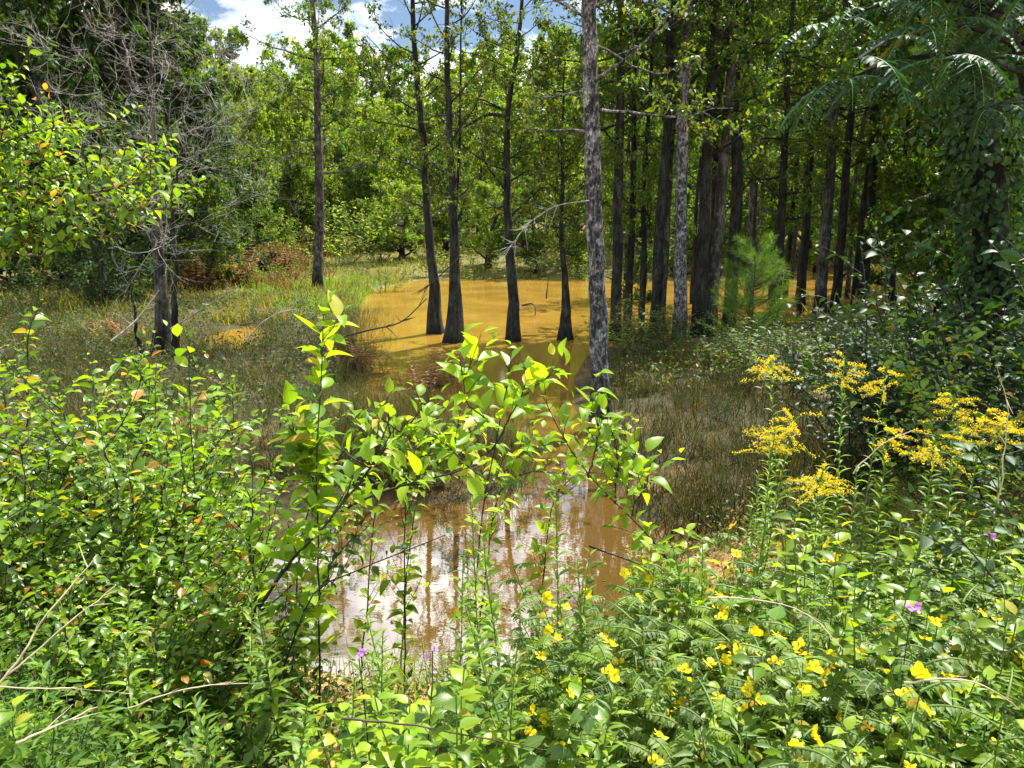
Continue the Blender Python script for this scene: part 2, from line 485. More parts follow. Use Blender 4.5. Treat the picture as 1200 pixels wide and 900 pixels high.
def empty(name, loc=(0, 0, 0)):
    o = bpy.data.objects.new(name, None)
    COL.objects.link(o)
    o.location = loc
    o.empty_display_size = .1
    return o


def copy_tree(o, parent=None):
    c = o.copy()
    COL.objects.link(c)
    if parent is not None:
        c.parent = parent
    for ch in list(o.children):
        copy_tree(ch, c)
    return c


USED = set()


def place(proto, loc, rz=0, s=1.0, label=None, cat=None, group=None, sz=None, tilt=(0, 0)):
    if proto.name not in USED:
        o = proto
    else:
        o = copy_tree(proto)
    USED.add(proto.name); USED.add(o.name)
    o.location = loc
    o.rotation_euler = (tilt[0], tilt[1], rz)
    o.scale = (s, s, sz if sz is not None else s)
    tag(o, label, cat, group)
    return o


# ------------------------------------------------------------------ ground, water
def axis(fine_lo, fine_hi, step, far, g=1.22):
    a = list(np.arange(fine_lo, fine_hi + 1e-6, step))
    s = step; x = fine_hi; up = []
    while x < far:
        s *= g; x += s; up.append(x)
    s = step; x = fine_lo; dn = []
    while x > -far:
        s *= g; x -= s; dn.append(x)
    return np.array(dn[::-1] + a + up)


gx = axis(-9, 9, .12, 1500); gy = axis(-1, 14, .12, 1500)
GX, GY = np.meshgrid(gx, gy)
GZ = H(GX.ravel(), GY.ravel())
nx, ny = len(gx), len(gy)
mb = MB()
ii, jj = np.meshgrid(np.arange(nx - 1), np.arange(ny - 1))
b0 = (jj * nx + ii).ravel()
gd = pond_sd(GX.ravel(), GY.ravel())
attr = np.stack([gd, np.zeros_like(gd), GZ], -1)
mb.add(np.stack([GX.ravel(), GY.ravel(), GZ], -1), np.stack([b0, b0 + 1, b0 + nx + 1, b0 + nx], -1), 0, attr)


def ground_mat():
    m, t, out = new_mat('ground_soil')
    L = t.links.new
    geo = t.nodes.new('ShaderNodeNewGeometry')
    n1 = t.nodes.new('ShaderNodeTexNoise'); n1.inputs['Scale'].default_value = .9; n1.inputs['Detail'].default_value = 8; L(geo.outputs['Position'], n1.inputs['Vector'])
    n2 = t.nodes.new('ShaderNodeTexNoise'); n2.inputs['Scale'].default_value = 14; n2.inputs['Detail'].default_value = 8; n2.inputs['Roughness'].default_value = .7; L(geo.outputs['Position'], n2.inputs['Vector'])
    clay = ramp(t, [(.3, (.20, .085, .03)), (.5, (.40, .19, .08)), (.7, (.52, .30, .15))]); L(n2.outputs['Fac'], clay.inputs['Fac'])
    soil = ramp(t, [(.3, (.022, .017, .01)), (.5, (.05, .042, .018)), (.7, (.06, .075, .02))]); L(n2.outputs['Fac'], soil.inputs['Fac'])
    far = ramp(t, [(.3, (.07, .09, .02)), (.5, (.12, .12, .03)), (.7, (.2, .12, .045))]); L(n2.outputs['Fac'], far.inputs['Fac'])
    sp = t.nodes.new('ShaderNodeSeparateXYZ'); L(geo.outputs['Position'], sp.inputs[0])
    # clay shows on the near bank, dark litter on the marsh banks, turf beyond
    a = t.nodes.new('ShaderNodeMapRange'); a.inputs['From Min'].default_value = 5.4; a.inputs['From Max'].default_value = 7.6; L(sp.outputs[1], a.inputs['Value'])
    ad = t.nodes.new('ShaderNodeMath'); ad.operation = 'MULTIPLY_ADD'; ad.inputs[1].default_value = 1.6; L(n1.outputs['Fac'], ad.inputs[0]); ad.inputs[2].default_value = -.75
    sm = t.nodes.new('ShaderNodeMath'); sm.operation = 'ADD'; sm.use_clamp = True; L(a.outputs[0], sm.inputs[0]); L(ad.outputs[0], sm.inputs[1])
    m1 = t.nodes.new('ShaderNodeMix'); m1.data_type = 'RGBA'; L(sm.outputs[0], m1.inputs['Factor']); L(clay.outputs[0], m1.inputs['A']); L(soil.outputs[0], m1.inputs['B'])
    b = t.nodes.new('ShaderNodeMapRange'); b.inputs['From Min'].default_value = 22; b.inputs['From Max'].default_value = 36; L(sp.outputs[1], b.inputs['Value'])
    m2 = t.nodes.new('ShaderNodeMix'); m2.data_type = 'RGBA'; L(b.outputs[0], m2.inputs['Factor']); L(m1.outputs['Result'], m2.inputs['A']); L(far.outputs[0], m2.inputs['B'])
    pb = t.nodes.new('ShaderNodeBsdfPrincipled'); pb.inputs['Roughness'].default_value = .9; pb.inputs['Specular IOR Level'].default_value = .2
    L(m2.outputs['Result'], pb.inputs['Base Color'])
    bu = t.nodes.new('ShaderNodeBump'); bu.inputs['Strength'].default_value = .7; bu.inputs['Distance'].default_value = .04; L(n2.outputs['Fac'], bu.inputs['Height']); L(bu.outputs[0], pb.inputs['Normal'])
    L(pb.outputs[0], out.inputs['Surface'])
    return m


g = mb.build('ground', ground_mat()); tag(g, 'clay bank and marshy ground around the muddy pond', 'ground', kind='structure')


def water_mat():
    m, t, out = new_mat('muddy_water')
    L = t.links.new
    geo = t.nodes.new('ShaderNodeNewGeometry')
    n0 = t.nodes.new('ShaderNodeTexNoise'); n0.inputs['Scale'].default_value = .5; n0.inputs['Detail'].default_value = 4; L(geo.outputs['Position'], n0.inputs['Vector'])
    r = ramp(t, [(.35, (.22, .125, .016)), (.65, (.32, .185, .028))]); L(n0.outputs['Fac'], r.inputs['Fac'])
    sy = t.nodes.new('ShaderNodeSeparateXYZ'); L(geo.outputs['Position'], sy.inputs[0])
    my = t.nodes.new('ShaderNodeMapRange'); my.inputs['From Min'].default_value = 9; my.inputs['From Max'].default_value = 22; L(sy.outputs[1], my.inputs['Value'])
    mw = t.nodes.new('ShaderNodeMix'); mw.data_type = 'RGBA'; L(my.outputs[0], mw.inputs['Factor']); mw.inputs['A'].default_value = (.085, .048, .011, 1); L(r.outputs['Color'], mw.inputs['B'])  # base colour carries the near pool's shade against the sunlit far pond
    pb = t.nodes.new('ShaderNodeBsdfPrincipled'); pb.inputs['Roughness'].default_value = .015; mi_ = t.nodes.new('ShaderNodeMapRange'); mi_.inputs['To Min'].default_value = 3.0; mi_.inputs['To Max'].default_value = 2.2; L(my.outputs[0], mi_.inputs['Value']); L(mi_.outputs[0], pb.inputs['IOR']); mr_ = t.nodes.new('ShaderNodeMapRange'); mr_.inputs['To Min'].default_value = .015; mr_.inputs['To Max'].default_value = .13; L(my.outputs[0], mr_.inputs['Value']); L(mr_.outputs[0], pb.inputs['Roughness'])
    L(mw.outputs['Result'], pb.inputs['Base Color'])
    mp_ = t.nodes.new('ShaderNodeMapping'); mp_.inputs['Scale'].default_value = (1.3, 2.6, 1); L(geo.outputs['Position'], mp_.inputs['Vector'])
    n1 = t.nodes.new('ShaderNodeTexNoise'); n1.inputs['Scale'].default_value = 4.5; n1.inputs['Detail'].default_value = 3; L(mp_.outputs[0], n1.inputs['Vector'])
    bu = t.nodes.new('ShaderNodeBump'); bu.inputs['Strength'].default_value = .035; bu.inputs['Distance'].default_value = .012; L(n1.outputs['Fac'], bu.inputs['Height']); L(bu.outputs[0], pb.inputs['Normal'])
    L(pb.outputs[0], out.inputs['Surface'])
    return m


mb = MB()
wx = np.linspace(-20, 60, 41); wy = np.linspace(3, 80, 41)
WX, WY = np.meshgrid(wx, wy)
ii, jj = np.meshgrid(np.arange(40), np.arange(40)); b0 = (jj * 41 + ii).ravel()
mb.add(np.stack([WX.ravel(), WY.ravel(), np.zeros(41 * 41)], -1), np.stack([b0, b0 + 1, b0 + 42, b0 + 41], -1))
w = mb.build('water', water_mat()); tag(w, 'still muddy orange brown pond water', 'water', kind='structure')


# ------------------------------------------------------------------ trees
CHEAP = leaf_cheap(.26, .1)
NARROW = leaf_cheap(.14, .06)
SPRAY = leaf_cheap(.33, .1)


def trunk_mesh(mb, path, rad, sides=14, lobes=0, lobe_h=.5, mat=0, seed=0):
    """path (k,3), rad (k): a trunk with an uneven, buttressed outline"""
    k = len(path); th = np.linspace(0, 2 * np.pi, sides, endpoint=False)
    r_ = np.random.default_rng(seed); ph = r_.uniform(0, 6.28, 6)
    z = path[:, 2] - path[0, 2]
    mod = 1 + .05 * np.sin(3 * th[None] + ph[0] + z[:, None] * .9) + .04 * np.sin(5 * th[None] + ph[1] - z[:, None] * 1.7) + .03 * np.sin(z[:, None] * 4 + 2 * th[None] + ph[2])
    if sides >= 32:
        g_ = r_.normal(size=(k, sides)); g_ = (g_ + np.roll(g_, 1, 0) + np.roll(g_, -1, 0)) / 3
        mod = mod + .055 * g_ + .04 * np.maximum(0, np.sin(11 * th[None] + 2 * np.sin(z[:, None] * 2.3)))
    if lobes:
        mod = mod + .34 * np.exp(-z / lobe_h)[:, None] * np.cos(lobes * th[None] + ph[3])
    V = path[:, None] + (rad[:, None] * mod)[..., None] * np.stack([np.cos(th), np.sin(th), 0 * th], -1)[None]
    i = np.arange(k - 1)[:, None]; j = np.arange(sides)[None]
    q = np.stack([i * sides + j, i * sides + (j + 1) % sides, (i + 1) * sides + (j + 1) % sides, (i + 1) * sides + j], -1)
    mb.add(V.reshape(-1, 3), q.reshape(-1, 4), mat)


def interp_path(pts, k=26, wig=.02, seed=0):
    pts = np.asarray(pts, float)
    s = np.concatenate([[0], np.cumsum(np.linalg.norm(np.diff(pts, axis=0), axis=1))])
    # gentler start so the flared foot gets its rings
    t = np.linspace(0, 1, k) ** 1.35 * s[-1]
    P = np.stack([np.interp(t, s, pts[:, c]) for c in range(3)], -1)
    for _ in range(2):
        P[1:-1] = .25 * P[:-2] + .5 * P[1:-1] + .25 * P[2:]
    r_ = np.random.default_rng(seed)
    w_ = np.cumsum(r_.normal(size=(k, 2)), 0) * wig; w_ -= w_[0]
    P[:, :2] += w_
    return P


def make_tree(name, path, r0, cb=.4, nb=22, bl=2.5, el=(.1, .6), bark='bark_grey', leaf='oak_leaf', ll=.12, tmpl=CHEAP,
              sub=6, tw=4, lv=10, flare=.6, flare_h=.5, lobes=0, up=.15, sides=14, seed=1, top=.08, shape='round', spread=1.0,
              limb_min=.012, dead=0, wig=.13, trunk_wig=.02, droop=0.0, limb_ratio=.36, pw=.75, extra_limbs=()):
    """root Empty > trunk (> limbs in the same wood), crown of twigs and leaves"""
    global rng
    rng = np.random.default_rng(seed)
    root = empty(name)
    P = interp_path(path, 30 if sides < 32 else 150, trunk_wig if sides < 32 else trunk_wig * .3, seed)
    k = len(P)
    z = P[:, 2] - P[0, 2]; Ht = z[-1]
    t = z / Ht
    rad = r0 * (np.clip(1 - t, 0, 1) ** pw * (1 - top) + top) + r0 * flare * np.exp(-z / flare_h)
    mt = MB()
    trunk_mesh(mt, P, rad, sides, lobes, flare_h, 0, seed)
    # limbs
    tb = cb + (1 - cb) * (np.arange(nb) + rng.random(nb)) / nb * .97
    bp, _ = along(P[None], np.zeros(nb, int), np.interp(tb, t, np.linspace(0, 1, k)))
    az = np.arange(nb) * 2.399 + rng.normal(0, .5, nb)
    e = rng.uniform(*el, nb)
    rel = (tb - cb) / (1 - cb)
    if shape == 'cone':
        Lb = bl * (1.05 - rel) * rng.uniform(.75, 1.15, nb)
    elif shape == 'top':
        Lb = bl * (.45 + .55 * np.sin(np.pi * np.clip(rel * .9 + .1, 0, 1))) * rng.uniform(.6, 1.2, nb)
    else:
        Lb = bl * (.5 + .6 * np.sin(np.pi * np.clip(rel * .8 + .2, 0, 1))) * rng.uniform(.6, 1.2, nb)
    d0 = np.stack([np.cos(az) * np.cos(e), np.sin(az) * np.cos(e), np.sin(e)], -1)
    rb = np.maximum(np.interp(tb, t, rad) * limb_ratio, limb_min)
    kb = 8
    B = grow(bp, d0, Lb, kb, wig, up - droop)
    tubes(mt, B, taper(rb, kb, .2), 6)
    for pts, r in extra_limbs:
        pp = interp_path(pts, 10, .015, seed + 3)
        tubes(mt, pp, np.linspace(r, r * .35, 10), 7)
    trunk = mt.build('trunk', M[bark], root)
    # sub-branches, twigs, leaves
    mc = MB()
    wood = M['dead_wood'] if dead else M[bark]
    ix = np.repeat(np.arange(nb), sub); ts = rng.uniform(.2, 1, len(ix))
    sp_, st = along(B, ix, ts)
    sd = unit(st * .7 + unit(rnd3(len(ix))) * .8 * spread + np.array([0, 0, .12 - droop * .5]))
    Ls = Lb[ix] * rng.uniform(.25, .5, len(ix)) * (1.15 - .5 * ts)
    S = grow(sp_, sd, Ls, 5, wig * 1.1, up * .6 - droop)
    tubes(mc, S, taper(np.maximum(rb[ix] * .3, limb_min * .5), 5, .3), 4)
    ixt = np.repeat(np.arange(len(S)), tw); tt = rng.uniform(.25, 1, len(ixt))
    tp, tt_ = along(S, ixt, tt)
    td = unit(tt_ * .7 + unit(rnd3(len(ixt))) * .9)
    Lt = Ls[ixt] * rng.uniform(.25, .6, len(ixt))
    Tw = grow(tp, td, Lt, 4, wig, .1 - droop)
    tubes(mc, Tw, taper(np.full(len(Tw), limb_min * .34), 4, .5), 3)
    if dead and dead > 1:
        ix3 = np.repeat(np.arange(len(Tw)), 3); t3 = rng.uniform(.3, 1, len(ix3)); p3, d3 = along(Tw, ix3, t3)
        T3 = grow(p3, unit(d3 + unit(rnd3(len(ix3))) * .9), Lt[ix3] * .5, 3, wig, .1)
        tubes(mc, T3, taper(np.full(len(T3), limb_min * .22), 3, .6), 3)
    if lv:
        il = np.repeat(np.arange(len(Tw)), lv); tl = rng.uniform(.05, 1, len(il))
        lp, ld = along(Tw, il, tl)
        n = len(il)
        lp = lp + rnd3(n) * ll * .35
        leaves(mc, tmpl, lp, unit(ld * .5 + unit(rnd3(n)) * .9 + np.array([0, 0, -.15 - droop])), unit(rnd3(n) * .7 + np.array([0, 0, .9])), ll * rng.uniform(.6, 1.25, n), 1, (0, .5))
    crown = mc.build('crown', [wood, M[leaf]], root)
    return root


def wpath(pts, Y, zbase=None, lift=None):
    """trunk path from photo pixels at one depth, relative to its foot; lift = extra height above the last point"""
    P = [W(px, py, Y) for px, py in pts]
    P[0][2] = (h1(P[0][0], Y) if zbase is None else zbase) - .15
    if lift:
        d = unit(P[-1] - P[-2]); P.append(P[-1] + np.array([d[0] * .5, 0, 1]) * lift)
    foot = P[0].copy()
    return [p - foot for p in P], foot


def solo_tree(pts, Y, label, cat='tree', group=None, lift=3, wpx=12, name='tree', yoff=0, **kw):
    rel, foot = wpath(pts, Y, lift=lift)
    if yoff:
        for i, p in enumerate(rel):
            p[1] += yoff * i / (len(rel) - 1)
    r0 = wpx / 2 / F * Y
    ex = [([W(a, b, Y + dy) - foot for a, b, dy in L_], rr) for L_, rr in kw.pop('limbs', ())]
    o = make_tree(name, rel, r0, extra_limbs=ex, **kw)
    USED.add(o.name)
    o.location = foot
    tag(o, label, cat, group)
    return o


# --- slim trees standing in and beside the far pond
solo_tree([(373, 345), (375, 250), (373, 140), (371, 60), (367, 0)], 34, 'slim straight grey tree on the far bank behind the leafy sapling', wpx=12, lift=4.5,
          cb=.3, nb=30, bl=2.8, leaf='oak_leaf', ll=.14, lv=13, sub=7, tw=4, el=(-.1, .5), seed=21, flare=.35, group='slim trees around the far pond')
solo_tree([(511, 388), (505, 320), (497, 240), (487, 110), (478, 0)], 22.5, 'left-leaning slim dark tree sharing a wet foot with its neighbour in the pond', wpx=11, lift=4,
          cb=.28, nb=30, bl=1.9, leaf='oak_leaf', bark='bark_dark', ll=.12, lv=8, sub=6, tw=3, seed=22, flare=1.7, flare_h=1.1, lobes=4, group='slim trees around the far pond')
solo_tree([(530, 404), (532, 330), (533, 250), (525, 110), (521, 0)], 20.8, 'slender upright dark tree with the broadest flared foot, in the pond', wpx=11, lift=4,
          cb=.27, nb=30, bl=1.9, leaf='oak_leaf', bark='bark_dark', ll=.12, lv=8, sub=6, tw=3, seed=23, flare=2.3, flare_h=1.2, lobes=5,
          limbs=[([(533, 250, 0), (537, 180, .3), (536, 60, .5), (540, -40, .6)], .05)], group='slim trees around the far pond')
solo_tree([(603, 402), (600, 340), (598, 250), (594, 160), (594, 130), (603, 95), (612, 40)], 21, 'crooked dark pond tree with a bent top and a low forked limb', wpx=11, lift=3,
          cb=.34, nb=26, bl=1.9, leaf='oak_leaf', bark='bark_dark', ll=.12, lv=9, sub=6, tw=4, seed=24, flare=1.5, flare_h=1.2, lobes=4,
          limbs=[([(594, 138, 0), (575, 132, .1), (560, 140, .2), (545, 150, .3)], .07), ([(594, 132, 0), (570, 118, -.2), (560, 116, -.3)], .045)], group='slim trees around the far pond')
solo_tree([(661, 399), (659, 340), (657, 250), (655, 150)], 21.2, 'thin black pond tree with a wide conical foot beside the pale foreground trunk', wpx=8, lift=1.8,
          cb=.36, nb=26, bl=1.8, leaf='oak_leaf', bark='bark_dark', ll=.12, lv=10, sub=6, tw=4, seed=25, flare=3.0, flare_h=.8, lobes=5, group='slim trees around the far pond')
# --- bare grey tree on the left
solo_tree([(187, 424), (184, 330), (180, 200), (178, 100), (176, 20)], 17.5, 'bare grey tree with pale leafless twigs standing in the left marsh', wpx=19, lift=1.0,
          cb=.27, nb=34, bl=3.0, limb_ratio=.2, pw=1.5, bark='bark_grey', leaf='oak_leaf', ll=.1, lv=0, sub=6, tw=5, seed=31, flare=.45, dead=2, el=(-.25, .55), wig=.13, limb_min=.009)
solo_tree([(209, 428), (205, 330), (200, 270), (205, 200)], 17.0, 'thin dark dead stem close beside the bare grey tree', wpx=8, lift=.6,
          cb=.5, nb=9, bl=1.0, bark='bark_dark', lv=0, sub=4, tw=3, seed=32, flare=.6, dead=1, el=(-.1, .5), wig=.2, limb_min=.012)
solo_tree([(166, 412), (158, 370), (150, 320)], 16.6, 'short leaning dead snag at the foot of the bare grey tree', cat='snag', name='dead_snag', wpx=5, lift=.2,
          cb=.5, nb=4, bl=.7, bark='bark_dark', lv=0, sub=3, tw=2, seed=33, flare=.4, dead=1, limb_min=.008)
# --- the pale trunk in front and the grove to its right
solo_tree([(706, 508), (703, 420), (700, 300), (697, 160), (694, 0)], 11.6, 'large pale lichen-blotched tree trunk rising from the bank by the channel', wpx=21, lift=6.5,
          cb=.36, nb=26, bl=2.4, limb_ratio=.22, pw=.55, bark='bark_pale', leaf='oak_leaf', ll=.1, lv=9, sub=6, tw=4, seed=41, flare=.35, flare_h=.5, sides=40, el=(-.25, .5), lobes=3,
          limbs=[([(697, 155, 0), (670, 152, -.1), (640, 154, -.3), (612, 150, -.4)], .03)])
solo_tree([(796, 398), (797, 300), (800, 150), (806, 0)], 20.5, 'pale trunk second in size to the foremost trunk, standing at the grove edge', wpx=15, lift=6.5,
          cb=.45, nb=22, bl=2.6, pw=.55, bark='bark_pale', leaf='grove_leaf', ll=.13, lv=9, sub=6, tw=4, seed=42, flare=.3, sides=32)

# grove prototypes: dark tall trees with high crowns
def grove_proto(seed, Ht, r0, bark, cb=.45, **kw):
    r_ = np.random.default_rng(seed)
    pts = [(0, 0, 0)] + [(r_.normal(0, .05) * i, r_.normal(0, .05) * i, Ht * i / 4) for i in range(1, 5)]
    kw.setdefault('pw', .55); kw.setdefault('trunk_wig', .012)
    return make_tree('forest_tree', pts, r0, cb=cb, nb=22, bl=2.7, bark=bark, leaf='grove_leaf', ll=.15, lv=10, sub=6, tw=4, seed=seed, flare=.45, flare_h=.45, el=(-.2, .6), **kw)


GP = [grove_proto(51, 14, .17, 'bark_dark'), grove_proto(52, 13, .17, 'bark_dark', cb=.35), grove_proto(53, 15, .17, 'bark_grey', cb=.5), grove_proto(54, 12, .17, 'bark_dark', cb=.3)]
grove = [  # px, base py, width px, proto, label
    (722, 392, 13, 0, 'dark trunk half hidden behind the large pale trunk'),
    (736, 380, 10, 1, 'straight dark trunk second behind the large pale trunk'),
    (752, 384, 7, 3, 'thinnest dark trunk between the two pale trunks'),
    (767, 391, 13, 0, 'thick dark trunk just left of the smaller pale trunk'),
    (818, 390, 15, 1, 'left trunk of the dark close-set pair beside the smaller pale trunk'),
    (833, 388, 14, 2, 'grey trunk of the close-set pair beside the smaller pale trunk'),
    (854, 378, 15, 0, 'thick dark trunk behind the bushy young pine on its left side'),
    (878, 352, 11, 2, 'grey pale-flecked trunk rising behind the young pine'),
    (903, 345, 6, 3, 'very thin trunk showing just above the young pine'),
    (921, 342, 7, 1, 'thin bowed dark trunk between the young pine and orange water'),
    (938, 352, 11, 0, 'dark trunk in front of the orange water at the right of the young pine'),
    (961, 368, 13, 2, 'grey trunk with a dead limb at the right end of the water'),
    (978, 366, 11, 1, 'dark trunk close behind the grey trunk with a dead limb'),
    (1002, 358, 9, 0, 'slim dark trunk at the edge of the dark right thicket'),
    (1040, 352, 7, 3, 'thin trunk half lost in the dark right thicket'),
    (1077, 350, 8, 1, 'trunk behind the dark right thicket nearest the vine-covered tree'),
]


def Y_for(px, py, z=.2):
    return float(on_water(px, py, z)[1])


for i, (px, py, wp, k, lb) in enumerate(grove):
    Y = min(Y_for(px, py), 34)
    x = X_at(px, Y, .3)
    s = max(.55, min(1.5, (wp / 2 / F * Y) / .17))
    place(GP[k], (x, Y, h1(x, Y) - .1), i * 1.37, s, lb, 'tree', 'trees of the right grove', sz=max(.85, min(1.1, s)))
r_ = np.random.default_rng(98)
for i in range(13):
    px = 728 + i * 26 + r_.uniform(-6, 6); Y = r_.uniform(22, 36)
    x = X_at(px, Y, .3)
    place(GP[i % 4], (x, Y, h1(x, Y) - .1), r_.uniform(0, 6), r_.uniform(.5, .85), 'thin dark pole-like trunk standing among the thicker grove trunks', 'tree', 'thin trunks of the right grove', sz=r_.uniform(.8, 1.05))
r_ = np.random.default_rng(99)
bg_words = ['deep in the shaded grove', 'beyond the orange water behind the grove']
for i in range(24):
    Y = r_.uniform(26, 60); px = r_.uniform(720, 1330)
    x = X_at(px, Y, 2)
    if pond_sd(x, Y)[0] < .3 and r_.random() < .75:
        Y = r_.uniform(47, 66); x = X_at(px, Y, 2)
    s = r_.uniform(.7, 1.1)
    place(GP[i % 4], (x, Y, h1(x, Y) - .1), r_.uniform(0, 6), s, 'dark slender trunk %s' % (bg_words[0] if Y < 44 else bg_words[1]), 'tree', 'background trees of the right grove')

# --- far woodland
def far_proto(seed, Ht, leaf, bl, shape='round', nb=26, ll=.25, lv=15, cb=.18, **kw):
    r_ = np.random.default_rng(seed)
    pts = [(0, 0, 0)] + [(r_.normal(0, .12) * i, r_.normal(0, .12) * i, Ht * i / 4) for i in range(1, 5)]
    kw.setdefault('tmpl', SPRAY)
    return make_tree(kw.pop('name', 'broadleaf_tree'), pts, .2, cb=cb, nb=nb, bl=bl, bark='bark_grey', leaf=leaf, ll=ll, lv=lv, sub=7, tw=4, seed=seed, flare=.4, shape=shape, sides=8, limb_min=.02, **kw)


FP = [far_proto(61, 12, 'far_leaf', 4.0, nb=40, cb=.05), far_proto(62, 11, 'far_leaf_yellow', 4.0, nb=40, cb=.05), far_proto(63, 13, 'far_leaf', 3.8, nb=42, cb=.04), far_proto(64, 9, 'far_leaf_yellow', 4.0, nb=38, cb=.03), far_proto(65, 14, 'grove_leaf', 4.0, nb=42, cb=.05)]
UT = [far_proto(68, 5.5, 'far_leaf', 2.2, nb=26, ll=.17, cb=.05, name='understory_tree', tmpl=CHEAP), far_proto(69, 6.5, 'grove_leaf', 2.4, nb=28, ll=.17, cb=.08, name='understory_tree', tmpl=CHEAP), far_proto(70, 4.5, 'far_leaf_yellow', 2.2, nb=26, ll=.17, cb=.04, name='understory_tree', tmpl=CHEAP)]
CP = [far_proto(66, 17, 'cedar_leaf', 4.6, 'cone', nb=52, ll=.3, lv=10, cb=.04, el=(-.1, .35), droop=.1, name='dark_conifer', tmpl=CHEAP),
      far_proto(67, 14, 'cedar_leaf', 4.2, 'cone', nb=46, ll=.3, lv=10, cb=.04, el=(-.1, .35), droop=.1, name='dark_conifer', tmpl=CHEAP)]
for px, Y, k, s, lb in [
    (60, 33, 0, 1.15, 'tallest dark conifer filling the top left corner behind the bare tree'),
    (-40, 30, 1, 1.2, 'dark conifer cut by the left edge behind the leafy branch'),
    (165, 36, 1, 1.25, 'dark conifer directly behind the bare grey tree'),
    (212, 39, 0, .98, 'dark conifer with sunlit right flank standing against the sky'),
    (115, 27, 1, .62, 'short dark conifer low behind the bare grey tree'),
    (10, 44, 1, 1.6, 'dark conifer rising behind the tallest corner conifer'), (120, 46, 0, 1.45, 'dark conifer filling the gap left of the bare tree top'), (185, 48, 1, 1.5, 'dark conifer filling the gap right of the bare tree top')]:
    x = X_at(px, Y, 3)
    place(CP[k], (x, Y, h1(x, Y) - .1), px * .05, s, lb, 'conifer', 'dark conifers on the left')
rows = [
    # px, Y, proto, scale, look
    (270, 60, 3, .9, 'pale yellow-green tree right of the conifers'), (305, 72, 1, 1.0, 'light green tree below the cloud gap'), (345, 66, 3, .85, 'low yellow-green tree behind the slim bank tree'),
    (400, 74, 0, .98, 'rounded green tree between the slim bank tree and leaning pond tree'), (440, 62, 1, .78, 'yellowish tree behind the leaning pond tree'), (478, 78, 2, .9, 'green tree behind the pair of pond trees'),
    (520, 68, 3, .95, 'low pale tree behind the upright pond tree'), (560, 76, 0, .92, 'green tree left of the crooked pond tree'), (600, 64, 1, .85, 'yellowish tree behind the crooked pond tree'),
    (640, 72, 2, 1.05, 'tall green tree between crooked and thin pond trees'), (690, 66, 1, 1.0, 'yellow-green tree behind the large pale trunk'), (735, 60, 3, 1.1, 'pale tree glowing between the two pale trunks'),
    (790, 68, 1, 1.1, 'dark green tree behind the smaller pale trunk'), (840, 60, 3, 1.15, 'bright backlit tree behind the close-set trunk pair'), (890, 66, 1, 1.2, 'dark green tree behind the young pine'),
    (945, 60, 3, 1.2, 'bright backlit tree at the right end of the water'), (1000, 66, 0, 1.2, 'green tree beyond the right thicket edge'), (1060, 60, 1, 1.1, 'dark green tree behind the right thicket'), (1130, 62, 4, 1.2, 'dark tree behind the vine-covered tree'), (1165, 24, 4, 1.0, 'dark leafy tree close behind the vine-covered trunk'), (1260, 20, 4, .95, 'dark leafy tree outside the right edge behind the fronds'), (1085, 38, 4, 1.1, 'dark leafy tree left of and well behind the vine-covered tree'), (1200, 58, 4, 1.2, 'dark tree cut by the right edge behind the fronds'),
]
for i, (px, Y, k, s, lb) in enumerate(rows):
    x = X_at(px, Y, 4)
    place(FP[k], (x, Y, h1(x, Y) - .2), i * 1.9, s * 1.05, lb, 'tree', 'trees along the far shore', sz=s * (1.25 if k != 3 else 1.5))
for i in range(40):
    px = -250 + i * 42; Y = r_.uniform(88, 112)
    x = X_at(px, Y, 6)
    k = [2, 0, 3, 1][i % 4] if px < 640 else [2, 1, 0, 0][i % 4]
    s = r_.uniform(1.3, 1.75) * (1.0 if px < 640 else 1.25)
    place(FP[k], (x, Y, h1(x, Y) - .2), i * 2.1, s, 'tree of the distant ridge wood, crown showing above the far shore trees', 'tree', 'trees of the distant ridge')
for i in range(14):
    px = -420 + i * 46; Y = r_.uniform(46, 62)
    x = X_at(px, Y, 5)
    place(FP[[4, 2][i % 2]], (x, Y, h1(x, Y) - .2), i * 2.3, r_.uniform(1, 1.3), 'deep green tree standing behind the dark conifers', 'tree', 'trees behind the conifers')


under = [
    (735, 33, 1, .8, 'leafy understory tree behind the large pale trunk'), (800, 48, 2, 1.2, 'yellow understory tree behind the smaller pale trunk'), (845, 50, 0, 1.2, 'green understory tree behind the close-set pair'),
    (905, 52, 2, 1.2, 'yellow understory tree behind the young pine'), (985, 48, 0, 1.2, 'green understory tree at the right end of the water'), (1050, 30, 1, 1.0, 'dark understory tree behind the thicket'),
    (1110, 24, 1, 1.0, 'dark understory tree left of the vine-covered trunk'), (1180, 20, 1, 1.0, 'dark understory tree right of the vine-covered trunk'), 
    (570, 50, 2, 1.1, 'low yellow tree on the far shore left of the crooked tree'), (630, 48, 0, 1.0, 'low green tree on the far shore right of the crooked tree'), (680, 50, 2, 1.2, 'low yellow tree on the far shore behind the large pale trunk'),
    (470, 54, 2, 1.1, 'low yellow tree on the far shore behind the leaning pond tree'), (430, 58, 0, 1.1, 'low green tree on the far shore by the meadow end'), (350, 62, 0, 1.1, 'low green tree behind the rusty meadow'),
    (290, 50, 0, 1.2, 'low green tree right of the conifers'), (520, 56, 0, 1.2, 'low green tree behind the upright pond tree'), (750, 56, 0, 1.3, 'low green tree between the pale trunks'), (1010, 56, 2, 1.3, 'yellow understory tree behind the slim thicket-edge trunk'),
    (390, 66, 2, 1.2, 'low pale tree at the back of the far meadow'), (240, 34, 1, .75, 'low dark green tree at the conifer feet')]
for i, (px, Y, k, s, lb) in enumerate(under):
    x = X_at(px, Y, 2)
    place(UT[k], (x, Y, h1(x, Y) - .1), i * 1.7, s, lb, 'tree', 'understory trees')

